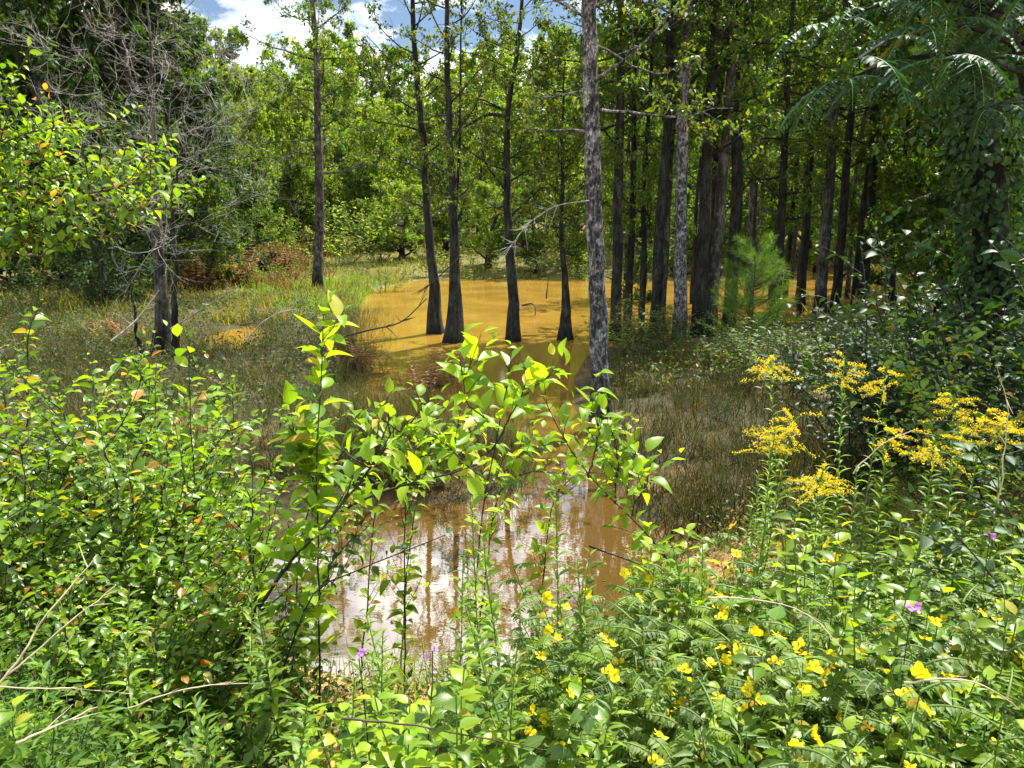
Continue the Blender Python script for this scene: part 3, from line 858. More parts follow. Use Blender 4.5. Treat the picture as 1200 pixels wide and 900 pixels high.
# ------------------------------------------------------------------ shrubs
def make_shrub(name, seed, n_stem, Hh, spread, ll, lw, leaf, wood, shoots=6, spacing=.035, fine=True, stem_r=.007, tip=True, peak=.42, fold=.14, droop=0., curl=(0, .5), rnd_dir=.35, shoot_len=.4):
    global rng
    rng = np.random.default_rng(seed)
    root = empty(name)
    az = np.arange(n_stem) * 2.4 + rng.normal(0, .4, n_stem)
    tilt = rng.uniform(.1, 1.0, n_stem) * spread
    base = np.stack([np.cos(az), np.sin(az), 0 * az], -1) * rng.uniform(.01, .1, n_stem)[:, None] * Hh
    d = np.stack([np.cos(az) * np.sin(tilt), np.sin(az) * np.sin(tilt), np.cos(tilt)], -1)
    L_ = Hh * rng.uniform(.75, 1.1, n_stem)
    S = grow(base + [0, 0, -.05], d, L_, 9, .09, .12)
    ms = MB()
    tubes(ms, S, taper(np.full(n_stem, stem_r), 9, .3), 5)
    ix = np.repeat(np.arange(n_stem), shoots); t = rng.uniform(.22, .98, len(ix))
    p, dd = along(S, ix, t)
    rad = unit(rnd3(len(ix))); rad[:, 2] = np.abs(rad[:, 2]) * .5
    Sh = grow(p, unit(dd * .6 + rad * .9), Hh * shoot_len * rng.uniform(.5, 1.2, len(ix)) * (1.15 - .5 * t), 6, .1, .08 - droop)
    tubes(ms, Sh, taper(np.full(len(ix), stem_r * .45), 6, .4), 4)
    ms.build('stem', M[wood], root)
    mf = MB()
    tm = leaf_fine(lw, fold, 5, peak) if fine else leaf_cheap(lw, .1)
    # leaves along shoots and along the upper stems
    for Pp, lo in ((Sh, .08), (S, .35)):
        Ls = np.linalg.norm(np.diff(Pp, axis=1), axis=2).sum(1)
        cnt = np.maximum(3, ((1 - lo) * Ls / spacing).astype(int))
        idx = np.repeat(np.arange(len(Pp)), cnt)
        tt = np.concatenate([np.linspace(lo, 1, c) for c in cnt])
        n = len(idx)
        pos, tan = along(Pp, idx, tt)
        side = np.where(np.arange(n) % 2 == 0, 1, -1)[:, None]
        lat = unit(np.cross(tan, np.array([0, 0, 1.]) + rnd3(n) * .25)) * side
        young = np.clip((tt - .75) / .25, 0, 1)[:, None]
        dr = unit(lat * (1 - .45 * young) + tan * (.45 + .7 * young) + unit(rnd3(n)) * rnd_dir + np.array([0, 0, -.1 - droop]))
        upv = unit(np.array([0, 0, 1.]) + rnd3(n) * .35 - tan * .25)
        sc = ll * rng.uniform(.4, 1.25, n) * (1 - .4 * young[:, 0])
        leaves(mf, tm, pos + dr * .008, dr, upv, sc, 0, curl)
    mf.build('foliage', M[leaf], root)
    return root


SH = [make_shrub('leafy_shrub', 101, 10, 1.35, .95, .064, .3, 'shrub_leaf', 'stem_dark', 11, .026),
      make_shrub('leafy_shrub', 102, 9, 1.35, 1.0, .058, .32, 'shrub_leaf', 'stem_dark', 12, .025),
      make_shrub('leafy_shrub', 103, 11, 1.35, .9, .068, .28, 'shrub_leaf', 'stem_dark', 10, .027)]
DK = [make_shrub('dark_shrub', 121, 9, 2.2, .7, .125, .27, 'dark_leaf', 'stem_dark', 10, .065, stem_r=.012, shoot_len=.32, droop=.1),
      make_shrub('dark_shrub', 122, 10, 2.2, .8, .115, .29, 'dark_leaf', 'stem_dark', 10, .065, stem_r=.012, shoot_len=.32, droop=.1)]
BB = [make_shrub('bank_bush', 134, 12, 1.4, .9, .09, .16, 'bank_leaf', 'twig_brown', 9, .055, fine=False, shoot_len=.35)]
FB = [make_shrub('marsh_bush', 131, 12, 1.4, .8, .10, .2, 'far_leaf', 'twig_brown', 9, .06, fine=False, shoot_len=.35),
      make_shrub('marsh_bush', 132, 12, 1.4, .9, .11, .22, 'far_leaf_yellow', 'twig_brown', 9, .06, fine=False, shoot_len=.35),
      make_shrub('marsh_bush', 133, 12, 1.4, .8, .09, .2, 'cover_leaf', 'twig_brown', 9, .055, fine=False, shoot_len=.35)]


def top_scale(px, py, Y, unit_h, ground=None):
    x = X_at(px, Y, 1.5)
    gz = h1(x, Y) if ground is None else ground
    top = W(px, py, Y)[2]
    return x, gz, max(.25, (top - gz) / unit_h)


def put(protos, px, py, Y, unit_h, label, cat, group, i, s=None, wide=1.0, tilt=(0, 0)):
    x, gz, sc = top_scale(px, py, Y, unit_h)
    return place(protos[i % len(protos)], (x, Y, gz - .03), i * 2.17 + px * .013, (sc if s is None else s) * wide, label, cat, group, sz=sc, tilt=tilt)


# far and marsh bushes
bushes = [
    (40, 300, 24, 2, 'dark low bush under the conifers at the far left'), (110, 305, 26, 2, 'dark rounded bush behind the bare tree'), (150, 290, 30, 0, 'green bush behind the bare tree'),
    (235, 262, 34, 0, 'mid green bush right of the bare tree'), (265, 245, 40, 2, 'taller dark green bush below the pale far trees'), (215, 250, 38, 1, 'yellowish bush touching the conifer foot'),
    (415, 310, 36, 1, 'bright green low bush by the slim bank tree'), (450, 304, 37, 0, 'green bush at the far water corner'), (400, 232, 50, 1, 'pale bush on the far meadow'), (440, 240, 52, 0, 'green far bush left of the leaning pond tree'),
    (340, 250, 55, 1, 'yellow-green far bush behind the rusty meadow'), (560, 285, 46, 1, 'yellow bush behind the far water, left of the crooked tree'), (625, 290, 46, 0, 'green bush overhanging the far water'), (500, 280, 46, 1, 'yellow bush behind the pair of pond trees'),
    (680, 285, 46, 1, 'pale bush behind the large pale trunk'), (745, 280, 48, 1, 'pale bush glimpsed between trunks'), (860, 275, 58, 1, 'pale bush beyond the grove water'), (980, 280, 58, 1, 'pale bush at the right end of the water'),
]
for i, (px, py, Y, k, lb) in enumerate(bushes):
    put([FB[k]], px, py, Y, 1.45, lb, 'bush', 'bushes around the marsh and far shore', i, wide=1.2)
r_ = np.random.default_rng(77)
wet = [(430, 566, 8.7), (500, 572, 8.5), (380, 560, 9), (320, 530, 9.6), (300, 480, 11), (345, 450, 12.5), (440, 500, 10.2), (370, 500, 10.5), (270, 440, 13.5), (330, 415, 15.5), (250, 400, 17.5), (120, 400, 15), (60, 385, 16), (90, 360, 19), (30, 355, 20), (300, 350, 24), (350, 340, 27), (270, 335, 28), (235, 345, 25), (400, 330, 30), (385, 350, 26), (140, 380, 17)]
for i, (px, py, Y) in enumerate(wet):
    put([FB[(2, 0, 2, 2)[i % 4]]], px, py, Y, 1.45, 'straggly low bush in the marsh %s' % ('on the far bank of the near pool' if Y < 10 else 'behind the upright sapling' if px > 290 and Y < 20 else 'around the bare grey tree' if Y < 22 else 'toward the slim bank tree'), 'bush', 'straggly marsh bushes', i, wide=1.5)
mead = [(220, 58), (250, 48), (285, 44), (310, 52), (345, 47), (330, 38), (365, 42), (395, 46), (300, 36), (255, 37), (345, 58), (410, 52), (425, 42), (280, 58), (205, 44), (380, 60)]
for i, (px, Y) in enumerate(mead):
    x = X_at(px, Y, 1)
    place(FB[(0, 1, 1, 0)[i % 4]], (x, Y, h1(x, Y) - .05), i * 1.3, r_.uniform(.9, 1.7), 'loose low bush dotted on the rusty far meadow', 'bush', 'low bushes of the far meadow', sz=r_.uniform(.5, .95))
bankb = [(760, 440, 13), (800, 455, 12), (850, 450, 11), (780, 490, 10), (830, 500, 9.4), (900, 470, 9.5), (740, 520, 9.2), (790, 540, 8.2), (850, 545, 7.8), (730, 460, 12.5), (920, 500, 8.6), (880, 420, 13)]
for i, (px, py, Y) in enumerate(bankb):
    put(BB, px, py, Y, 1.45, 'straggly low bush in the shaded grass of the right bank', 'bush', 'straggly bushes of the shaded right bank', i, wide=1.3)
brush = [(300, 470, 10.8), (345, 490, 9.8), (390, 480, 10.2), (430, 500, 9.4), (470, 505, 9.2), (410, 530, 8.9), (350, 535, 9.2), (320, 440, 12.5), (455, 545, 8.6), (520, 548, 8.5), (380, 440, 12.2), (290, 520, 9.6)]
for i, (px, py, Y) in enumerate(brush):
    put(BB, px, py, Y, 1.45, 'dark brushy clump between the two pools, behind the saplings', 'bush', 'brushy clumps between the pools', i, wide=1.5)
# grove floor shrubs
for i, (px, py, Y, lb) in enumerate([(745, 345, 17.5, 'leafy bush at the feet of the trunks behind the large pale trunk'), (778, 352, 18, 'low bush left of the smaller pale trunk'), (880, 372, 15, 'low dark bush in front of the young pine'),
                                     (960, 375, 15, 'low bush in front of the grey trunk with a dead limb'), (1000, 360, 14, 'low bush at the edge of the dark thicket'), (930, 380, 13, 'small bush between pine and thicket')]):
    put([FB[(0, 2, 0)[i % 3]]], px, py, Y, 1.45, lb, 'bush', 'bushes on the grove floor', i, wide=1.7)

# young pine
def make_pine():
    global rng
    rng = np.random.default_rng(141)
    root = empty('young_pine')
    mt = MB(); mt_c = MB()
    P = grow([[0, 0, -.1]], [[0, 0, 1]], 3.0, 12, .03, .2)
    tubes(mt, P, taper(np.array([.035]), 12, .2), 7)
    nb = 80
    t = rng.uniform(.12, 1, nb); p, d = along(P, np.zeros(nb, int), t); az = np.arange(nb) * 2.4
    B = grow(p, np.stack([np.cos(az), np.sin(az), .45 + 0 * az], -1), 1.5 * (1.1 - t * .75), 7, .1, .25)
    tubes(mt, B, taper(np.full(nb, .012), 7, .4), 4)
    mt.build('trunk', M['twig_brown'], root)
    n = nb * 200
    ix = rng.integers(0, nb, n); tt = rng.uniform(.15, 1, n); q, dd = along(B, ix, tt)
    nd = unit(dd * .9 + unit(rnd3(n)) * .9 + [0, 0, .1])
    leaves(mt_c, leaf_cheap(.013, .004), q, nd, rnd3(n), rng.uniform(.13, .24, n), 0, (0, .3))
    mt_c.build('crown', M['needle'], root)
    return root


pine = make_pine()
x, gz, sc = top_scale(886, 285, 16.5, 3.0)
place(pine, (x, 16.5, gz), 0, sc * 1.05, 'bushy bright green young pine in front of the grove trunks', 'pine', sz=sc)


# ------------------------------------------------------------------ right: vine-covered tree, fronds, thicket
def ivy_tree():
    global rng
    rng = np.random.default_rng(151)
    Y = 8.2
    rel, foot = wpath([(1172, 430), (1165, 300), (1152, 150), (1140, 60), (1150, -40), (1200, -200)], Y, lift=2)
    root = empty('vine_covered_tree')
    P = interp_path(rel, 24, .02, 5)
    mt = MB()
    trunk_mesh(mt, P, np.linspace(.23, .10, 24), 14, 3, .5, 0, 5)
    B = grow(P[[16, 18, 19, 20, 21, 21, 22, 22]], rnd3(8) * [.9, .9, .3] + [.7, .2, .4], rng.uniform(1.4, 2.4, 8), 8, .12, .1)
    tubes(mt, B, taper(np.full(8, .045), 8, .3), 6)
    mt.build('trunk', M['bark_dark'], root)
    mi = MB()
    n = 5200
    t = rng.random(n) ** .9
    p, d = along(P[None], np.zeros(n, int), t); th = rng.uniform(0, 6.28, n)
    lump = 1 + .5 * np.sin(t * 17 + th) + .35 * np.sin(t * 31 - 2 * th)
    rr = (.20 + .16 * rng.random(n) ** 1.4 * lump + .18 * np.exp(-((t - .62) / .2) ** 2) * rng.random(n))
    o = np.stack([np.cos(th), np.sin(th), 0 * th], -1)
    leaves(mi, leaf_fine(.4, .1, 4, .4), p + o * rr[:, None], unit(o * .6 + rnd3(n) * .4 + [0, 0, -.8]), unit(o + rnd3(n) * .35), rng.uniform(.06, .11, n), 0, (0, .4))
    k = 90
    V0 = P[rng.integers(8, 23, k)] + rnd3(k) * .15
    Vn = grow(V0, rnd3(k) * [.6, .6, .2], rng.uniform(.5, 1.5, k), 8, .12, -.55)
    tubes(mi, Vn, taper(np.full(k, .005), 8, .6), 3, 1)
    ix = np.repeat(np.arange(k), 26); tt = rng.random(len(ix)); q, dd = along(Vn, ix, tt); m_ = len(ix)
    leaves(mi, leaf_fine(.36, .1, 4, .4), q, unit(rnd3(m_) * .8 + [0, 0, -.6]), unit(rnd3(m_) * .6 + [0, 0, .8]), rng.uniform(.06, .11, m_), 0, (0, .4))
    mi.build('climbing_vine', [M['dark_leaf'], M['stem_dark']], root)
    ml = MB()  # out-of-view crown, added and leaned right so its shade falls on the thicket
    ixb = np.repeat(np.arange(8), 700); tb = rng.random(len(ixb)); q, dd = along(B, ixb, tb); m_ = len(ixb)
    q = q + rnd3(m_) * .38
    leaves(ml, leaf_cheap(.26, .1), q, rnd3(m_) + [0, 0, -.3], unit(rnd3(m_) * .6 + [0, 0, .8]), rng.uniform(.07, .12, m_), 0)
    ml.build('crown', M['dark_leaf'], root)
    root.location = foot
    USED.add(root.name)
    tag(root, 'dark leaning tree wrapped in climbing vine on the right bank', 'tree')


ivy_tree()


def fronds(mb, p0, d0, L, npair=13, lw=.15, mat=0, wmat=1, droop=-.55, ll=.16):
    """pinnate fronds: a drooping rachis and paired pointed leaflets"""
    Rr = grow(p0, d0, L, 8, .03, droop)
    tubes(mb, Rr, taper(np.full(len(Rr), .004), 8, .4), 4, wmat)
    n = len(Rr)
    ix = np.repeat(np.arange(n), npair * 2); tt = np.tile(np.repeat(np.linspace(.14, 1, npair), 2), n)
    sd = np.tile(np.array([1, -1]), n * npair)[:, None]
    pos, tan = along(Rr, ix, tt)
    lat = unit(np.cross(tan, np.array([0, 0, 1.]))) * sd
    dr = unit(lat + tan * .35 + np.array([0, 0, -.28]) + rnd3(len(ix)) * .13)
    Lr = np.broadcast_to(np.asarray(L, float), (n,))[ix]
    sc = ll * Lr * np.sin(np.pi * np.clip(.18 + tt * .72, 0, 1)) ** .6
    fr = rng.random(n)
    leaves(mb, leaf_fine(lw, .05, 4, .35), pos, dr, np.array([0, 0, 1.]) + rnd3(len(ix)) * .12, sc, mat, (.05, .3), rn=np.clip(fr[ix] + rng.normal(0, .02, len(ix)), 0, 1))


def frond_tree():
    global rng
    rng = np.random.default_rng(161)
    root = empty('frond_tree')
    Y = 6.2
    foot = np.array([X_at(1260, Y, 1), Y, 0]); foot[2] = h1(foot[0], Y) - .1
    mt = MB(); mc = MB()
    main = interp_path([(0, 0, 0), W(1240, 250, Y) - foot, W(1200, 60, Y) - foot, W(1150, -60, Y) - foot], 16, .01, 3)
    tubes(mt, main, np.linspace(.07, .03, 16), 9)
    tips = [[(1200, 60, 0), (1120, 20, -.3), (1050, 30, -.6), (1000, 70, -.9)], [(1190, 30, 0), (1100, -10, -.1), (1020, 0, -.2), (970, 30, -.3)], [(1200, 70, 0), (1110, 60, -.2), (1030, 70, -.4), (985, 95, -.5)],  [(1180, 20, 0), (1120, -20, -.2), (1060, -20, -.5)], [(1210, 90, 0), (1150, 70, -.6), (1100, 70, -1.0)],
            [(1170, -20, 0), (1100, -70, .1), (1030, -40, .2)], [(1200, 50, 0), (1250, 0, -.6), (1230, -20, -1.0)], [(1190, 40, 0), (1150, 20, .5), (1110, 40, .9)], [(1215, 110, 0), (1180, 120, -.5), (1150, 130, -.8)],
            [(1160, -60, 0), (1090, -120, .6), (1010, -120, 1.0)], [(1160, -60, 0), (1120, -150, .3), (1060, -190, .5)], [(1170, -40, 0), (1180, -160, .5), (1150, -220, 1.0)], [(1190, 0, 0), (1220, -110, .6), (1260, -150, 1.0)], [(1190, 0, 0), (1130, -70, .8), (1080, -80, 1.4)]]  # unseen branches overhead, added to shade the hanging fronds
    P0, D0, LL = [], [], []
    for tp in tips:
        pts = [W(a, b, Y + dy) - foot for a, b, dy in tp]
        br = interp_path(pts, 8, .01, 2)
        tubes(mt, br, np.linspace(.025, .010, 8), 6)
        for j in range(14):
            k = 3 + rng.integers(0, 5)
            P0.append(br[k]); az = j * 2.4 + rng.normal(0, .3)
            base = unit(br[-1] - br[0])
            D0.append(unit(np.array([math.cos(az), math.sin(az), .35]) + base * .6)); LL.append(rng.uniform(.38, .72))
    fronds(mc, np.array(P0), np.array(D0), np.array(LL), 17, .19, 0, 1, -.8)
    mt.build('trunk', M['bark_dark'], root)
    mc.build('fronds', [M['frond_leaf'], M['stem_green']], root)
    root.location = foot
    USED.add(root.name)
    tag(root, 'feathery-fronded tree hanging dark teal leaves into the top right corner', 'tree')


frond_tree()

# thicket under the vine tree
thick = [(1010, 320, 9.5, 'dark glossy bush at the left end of the right thicket'), (1060, 300, 9.0, 'dark glossy bush in the middle of the right thicket'), (1110, 310, 8.4, 'tall dark bush against the vine-covered trunk'),
         (1180, 300, 8.0, 'dark bush right of the vine-covered trunk'), (1050, 385, 7.0, 'lower dark bush behind the pale-yellow goldenrod'), (1110, 370, 6.6, 'lower dark bush behind the brightest goldenrod'),
         (1170, 380, 6.2, 'dark bush low at the right edge of the thicket'), (1010, 420, 7.2, 'small dark bush left of the lower thicket'), (1230, 200, 7.0, 'tall dark bush cut by the right edge under the fronds'), (1130, 440, 5.6, 'dark foremost bush below the thicket')]
for i, (px, py, Y, lb) in enumerate(thick):
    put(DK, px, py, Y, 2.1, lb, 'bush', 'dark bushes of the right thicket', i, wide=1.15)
put(SH, 1185, 345, 4.6, 1.35, 'sunlit yellow-green bush at the right edge in front of the thicket', 'bush', None, 1)

# ------------------------------------------------------------------ left bank shrubs
left = [
    # px, top py, Y, label
    (-10, 360, 4.2, 'leafy shrub cut by the left edge below the tall shrubs'), (60, 385, 4.0, 'leafy shrub with pale upright shoots on the left bank'), (120, 420, 3.8, 'leafy shrub with orange-tinged leaves below the bare tree'),
    (185, 435, 4.0, 'leafy shrub right under the bare grey trunk'), (195, 480, 3.9, 'leafy shrub at the right rim of the left bank growth'), (20, 470, 3.0, 'leafy shrub in the thick of the left bank'),
    (90, 500, 3.0, 'broad leafy shrub in the thick of the left bank beside orange leaves'), (165, 510, 3.1, 'leafy shrub facing the near pool, middle of the left bank'), (170, 550, 3.2, 'leafy shrub overhanging the near pool shore'),
    (165, 625, 3.5, 'low leafy shrub at the waterline left of the near pool'), (30, 640, 2.4, 'nearest leafy shrub above the dry straws at the left edge'), (100, 650, 2.4, 'nearest leafy shrub behind the tall feathery weed'), (140, 665, 2.6, 'nearest leafy shrub beside the dark leaning stem'),
    (-60, 420, 3.3, 'shrub half outside the left edge')]
for i, (px, py, Y, lb) in enumerate(left):
    put(SH, px, py, Y, 1.42, lb, 'shrub', 'leafy shrubs of the left bank', i, wide=1.0)

# ------------------------------------------------------------------ hand-placed young saplings in the middle
FINE = leaf_fine(.27, .12, 6, .42)


def sapling(label, stems, ll=.09, leaf='sapling_leaf', wood='stem_dark', spacing=.04, seed=1, name='young_sapling', lo=.15, side_shoots=5, shoot=.18, tm=FINE, r=.006):
    """stems: list of pixel polylines (px, py, Y), first one rooted in the ground"""
    global rng
    rng = np.random.default_rng(seed)
    root = empty(name)
    first = W(*stems[0][0]); first[2] = h1(first[0], first[1]) - .04
    ms, mf = MB(), MB()
    for si, st in enumerate(stems):
        pts = [W(*p) for p in st]
        if si == 0:
            pts[0] = first
        pts = [p - first for p in pts]
        P = interp_path(pts, 18, .004, seed + si)[None]
        rr = r * (1 if si == 0 else .7)
        tubes(ms, P, np.linspace(rr, rr * .35, 18)[None], 6)
        ns = side_shoots
        t = rng.uniform(.3, .98, ns); p, d = along(P, np.zeros(ns, int), t)
        rad = unit(rnd3(ns)); rad[:, 2] = abs(rad[:, 2]) * .7
        Sh = grow(p, unit(d * .5 + rad), shoot * rng.uniform(.6, 1.3, ns), 6, .1, .25)
        tubes(ms, Sh, taper(np.full(ns, r * .35), 6, .5), 4)
        for Pp, l0 in ((P, lo if si == 0 else .05), (Sh, .1)):
            Ls = np.linalg.norm(np.diff(Pp, axis=1), axis=2).sum(1)
            cnt = np.maximum(3, ((1 - l0) * Ls / spacing).astype(int))
            idx = np.repeat(np.arange(len(Pp)), cnt); tt = np.concatenate([np.linspace(l0, 1, c) for c in cnt]); n = len(idx)
            pos, tan = along(Pp, idx, tt)
            az = np.arange(n) * 2.4
            a = unit(np.cross(tan, np.array([.3, .2, 1.]))); b = np.cross(tan, a)
            lat = np.cos(az)[:, None] * a + np.sin(az)[:, None] * b
            y = np.clip((tt - .8) / .2, 0, 1)[:, None]
            dr = unit(lat + tan * (.35 + .8 * y) + np.array([0, 0, .12]) + rnd3(n) * .2)
            leaves(mf, tm, pos + dr * .01, dr, unit(np.array([0, 0, 1.]) + rnd3(n) * .3), ll * rng.uniform(.45, 1.2, n) * (1 - .3 * y[:, 0]), 0, (-.1, .7))
    ms.build('stem', M[wood], root)
    mf.build('foliage', M[leaf], root)
    root.location = first
    USED.add(root.name)
    tag(root, label, 'sapling', 'young saplings around the near pool')
    return root


sapling('upright sapling with bright whorled leaves standing alone left of the channel', [[(366, 700, 3.1), (372, 560, 3.05), (380, 450, 3.0), (378, 362, 3.0)], [(371, 570, 3.05), (350, 530, 3.1), (338, 500, 3.1)]], ll=.125, seed=201, spacing=.02, lo=.3, side_shoots=9, shoot=.17)
sapling('dark leaning sapling arching over the near pool from its left shore', [[(232, 850, 2.9), (275, 760, 2.95), (318, 690, 3.0), (372, 610, 3.1), (440, 575, 3.2), (520, 560, 3.3), (560, 545, 3.3)], [(400, 590, 3.15), (430, 545, 3.1), (470, 510, 3.1), (500, 470, 3.1)], [(330, 670, 3.0), (360, 640, 2.8), (420, 560, 2.8), (445, 530, 2.8)], [(300, 715, 3.0), (290, 650, 3.1), (300, 600, 3.2)]],
        ll=.11, seed=202, spacing=.05, lo=.52, side_shoots=8, shoot=.18, r=.012)
sapling('low shoot with small dark leaves reaching across the muddy water', [[(300, 720, 2.9), (360, 690, 2.9), (430, 665, 2.95), (520, 628, 3.0)], [(380, 682, 2.9), (400, 640, 2.9), (430, 615, 2.95)]], ll=.055, leaf='dark_leaf', seed=203, spacing=.028, lo=.05, side_shoots=5, shoot=.1)
sapling('sapling with yellow-green crown leaves in front of the sky reflection', [[(560, 790, 2.9), (556, 650, 2.9), (570, 540, 2.9), (590, 460, 2.85), (598, 405, 2.85)], [(572, 530, 2.9), (610, 470, 2.8), (650, 440, 2.75), (668, 432, 2.7)], [(565, 560, 2.9), (520, 520, 2.95), (490, 500, 3.0)], [(580, 500, 2.9), (540, 470, 2.8), (535, 430, 2.8)]], ll=.105, seed=204, spacing=.045, lo=.4, side_shoots=9, shoot=.16)
sapling('sapling with yellowing leaves at the channel mouth right of centre', [[(862, 760, 3.2), (790, 660, 3.2), (735, 600, 3.15), (690, 560, 3.1), (655, 500, 3.1), (640, 462, 3.1)], [(720, 590, 3.15), (725, 540, 3.1), (715, 500, 3.1)], [(740, 605, 3.15), (760, 560, 3.1), (735, 530, 3.0)], [(690, 560, 3.1), (700, 510, 3.0), (690, 470, 3.0)]], ll=.105, leaf='broad_leaf', seed=205, spacing=.045, lo=.3, side_shoots=10, shoot=.17)
sapling('short sapling with light leaves poking above the left shrubs', [[(215, 520, 3.4), (218, 440, 3.4), (220, 398, 3.4)]], ll=.1, seed=206, spacing=.05, side_shoots=3, shoot=.12)
sapling('sapling with broad leaves at the pool edge below the upright sapling', [[(330, 700, 3.3), (350, 600, 3.3), (390, 540, 3.3), (420, 500, 3.3)], [(360, 590, 3.3), (400, 580, 3.2), (430, 600, 3.2)]], ll=.1, seed=207, spacing=.05, side_shoots=5, shoot=.16)
sapling('leafy shoot dangling between the upright sapling and yellow-green crown', [[(470, 640, 3.6), (470, 580, 3.6), (480, 520, 3.6), (520, 480, 3.6)], [(474, 560, 3.6), (440, 520, 3.6), (420, 490, 3.6)], [(478, 540, 3.6), (530, 530, 3.5), (560, 500, 3.5)]], ll=.105, seed=208, spacing=.042, side_shoots=10, shoot=.18)
sapling('overhanging leafy shrub reaching in from the left edge above the marsh', [[(-170, 520, 6.0), (-120, 330, 6.0), (-40, 250, 6.0), (60, 200, 6.1), (150, 195, 6.2), (232, 228, 6.3)],
        [(-110, 320, 6.0), (-40, 190, 5.9), (40, 150, 5.8), (110, 145, 5.8), (150, 165, 5.8)], [(-60, 280, 6.0), (60, 255, 5.7), (160, 245, 5.6), (220, 245, 5.6)], [(-80, 310, 6.0), (40, 290, 5.8), (140, 275, 5.7)],
        [(-60, 300, 6.0), (-10, 200, 5.8), (10, 130, 5.7), (14, 82, 5.7)], [(-50, 260, 6.0), (30, 215, 6.4), (110, 205, 6.6), (180, 215, 6.7)], [(-100, 330, 6.0), (-20, 300, 5.6), (60, 300, 5.5)], [(-60, 230, 6.0), (20, 185, 6.3), (80, 165, 6.4)], [(-60, 270, 6), (50, 235, 5.9), (120, 225, 5.9), (200, 205, 5.9)]],
        ll=.09, seed=209, spacing=.028, side_shoots=24, shoot=.36, leaf='shrub_leaf', wood='twig_brown', r=.016, name='overhanging_shrub')
for k_ in range(4):
    px = [470, 520, 610, 680][k_]
    sapling(['tangled leafy runner over the channel bank nearest the leaning sapling', 'tangled leafy runner below the dangling shoot', 'tangled leafy runner under the yellow-green crown', 'tangled leafy runner before the large pale trunk'][k_],
            [[(px - 60, 640, 3.9), (px - 30, 560, 3.9), (px + 10, 545, 3.8), (px + 70, 560, 3.7)], [(px - 20, 555, 3.9), (px, 530, 3.9), (px + 30, 520, 4.0)]], ll=.09, seed=220 + k_, spacing=.04, side_shoots=9, shoot=.2, leaf='sapling_leaf')


# ------------------------------------------------------------------ herbs
LANCE = leaf_fine(.11, .05, 4, .4)
BROAD = leaf_fine(.3, .1, 5, .38)
HEART = leaf_fine(.44, .08, 5, .33)


def make_spire(seed, Hh=1.2, n=85, ll=.10, leaf='weed_leaf', plume=False, name='tall_weed', tm=LANCE, drop=-.15):
    global rng
    rng = np.random.default_rng(seed)
    root = empty(name)
    P = grow([[0, 0, -.04]], [[rng.normal(0, .06), rng.normal(0, .06), 1]], Hh, 14, .025, .1)
    ms, mf = MB(), MB()
    tubes(ms, P, taper(np.array([.0045]), 14, .35), 5)
    t = np.linspace(.12, .985, n); az = np.arange(n) * 2.4 + rng.normal(0, .2, n)
    p, d = along(P, np.zeros(n, int), t)
    o = np.stack([np.cos(az), np.sin(az), 0 * az], -1)
    sc = ll * np.clip(1.15 - .75 * t ** 2.0, .2, 1) * rng.uniform(.7, 1.1, n) * np.where(t < .3, .7, 1)
    dr = unit(o * (1 - .35 * t[:, None]) + np.array([0, 0, 1]) * (-.25 - drop + 1.0 * t[:, None]) + rnd3(n) * .15)
    leaves(mf, tm, p, dr, unit(np.array([0, 0, 1.]) - o * .4 + rnd3(n) * .15), sc, 0, (.1, .7))
    ms.build('stem', M['stem_green'], root)
    mf.build('foliage', M[leaf], root)
    if plume:
        mp_ = MB()
        nb = 15
        tb = rng.uniform(.92, 1, nb); q, dd = along(P, np.zeros(nb, int), tb); az = np.arange(nb) * 2.4
        lean = rng.uniform(0, 6.28)
        dirs = np.stack([np.cos(az) + .7 * math.cos(lean), np.sin(az) + .7 * math.sin(lean), .10 + 0 * az], -1)
        B = grow(q, dirs, .26 * (1.4 - tb) * rng.uniform(.6, 1.2, nb), 8, .05, -.14)
        tubes(mp_, B, taper(np.full(nb, .0014), 8, .6), 3, 1)
        m_ = nb * 52
        ix = rng.integers(0, nb, m_); tt = rng.uniform(.2, 1, m_); q, dd = along(B, ix, tt)
        off = rnd3(m_) * .0035 + np.array([0, 0, .006])
        leaves(mp_, leaf_cheap(.42, .25), q + off, unit(rnd3(m_) * .8 + [0, 0, .8]), rnd3(m_), rng.uniform(.0045, .0075, m_), 0, (0, .2))
        mp_.build('flower_plume', [M['gold_floret'], M['stem_green']], root)
    return root


def flower_mesh(seed, petals=5, r=.02, mat='yellow_petal', centre='orange_petal'):
    global rng
    rng = np.random.default_rng(seed)
    mb = MB()
    az = np.arange(petals) * 6.283 / petals + rng.normal(0, .12, petals)
    o = np.stack([np.cos(az), np.sin(az), 0 * az + rng.uniform(.1, .5, petals)], -1)
    leaves(mb, leaf_fine(.46, -.12, 4, .6, .8), o * .001, unit(o), np.tile([0, 0, 1.], (petals, 1)) + rnd3(petals) * .2, r * rng.uniform(.8, 1.15, petals), 0, (-.3, .3))
    c = grow(np.zeros((6, 3)), rnd3(6) * [.5, .5, .2] + [0, 0, 1], r * .45, 3, .1)
    tubes(mb, c, np.full((6, 3), r * .05), 3, 1)
    return mb.mesh('flower', [M[mat], M[centre]])


FLOWERS = [flower_mesh(301, r=.022, centre='gold_floret'), flower_mesh(302, r=.020, centre='gold_floret'), flower_mesh(303, 4, .022, centre='gold_floret')]
BUDS = [flower_mesh(304, 3, .013, 'orange_petal', 'orange_petal')]
PURPLE = flower_mesh(305, 6, .012, 'purple_petal', 'purple_petal')


def add_flower(root, me, p, n, s=1.0):
    o = bpy.data.objects.new('flower', me)
    COL.objects.link(o)
    o.parent = root
    o.location = p
    o.rotation_euler = Vector(n).to_track_quat('Z', 'Y').to_euler()
    o.scale = (s, s, s)
    return o


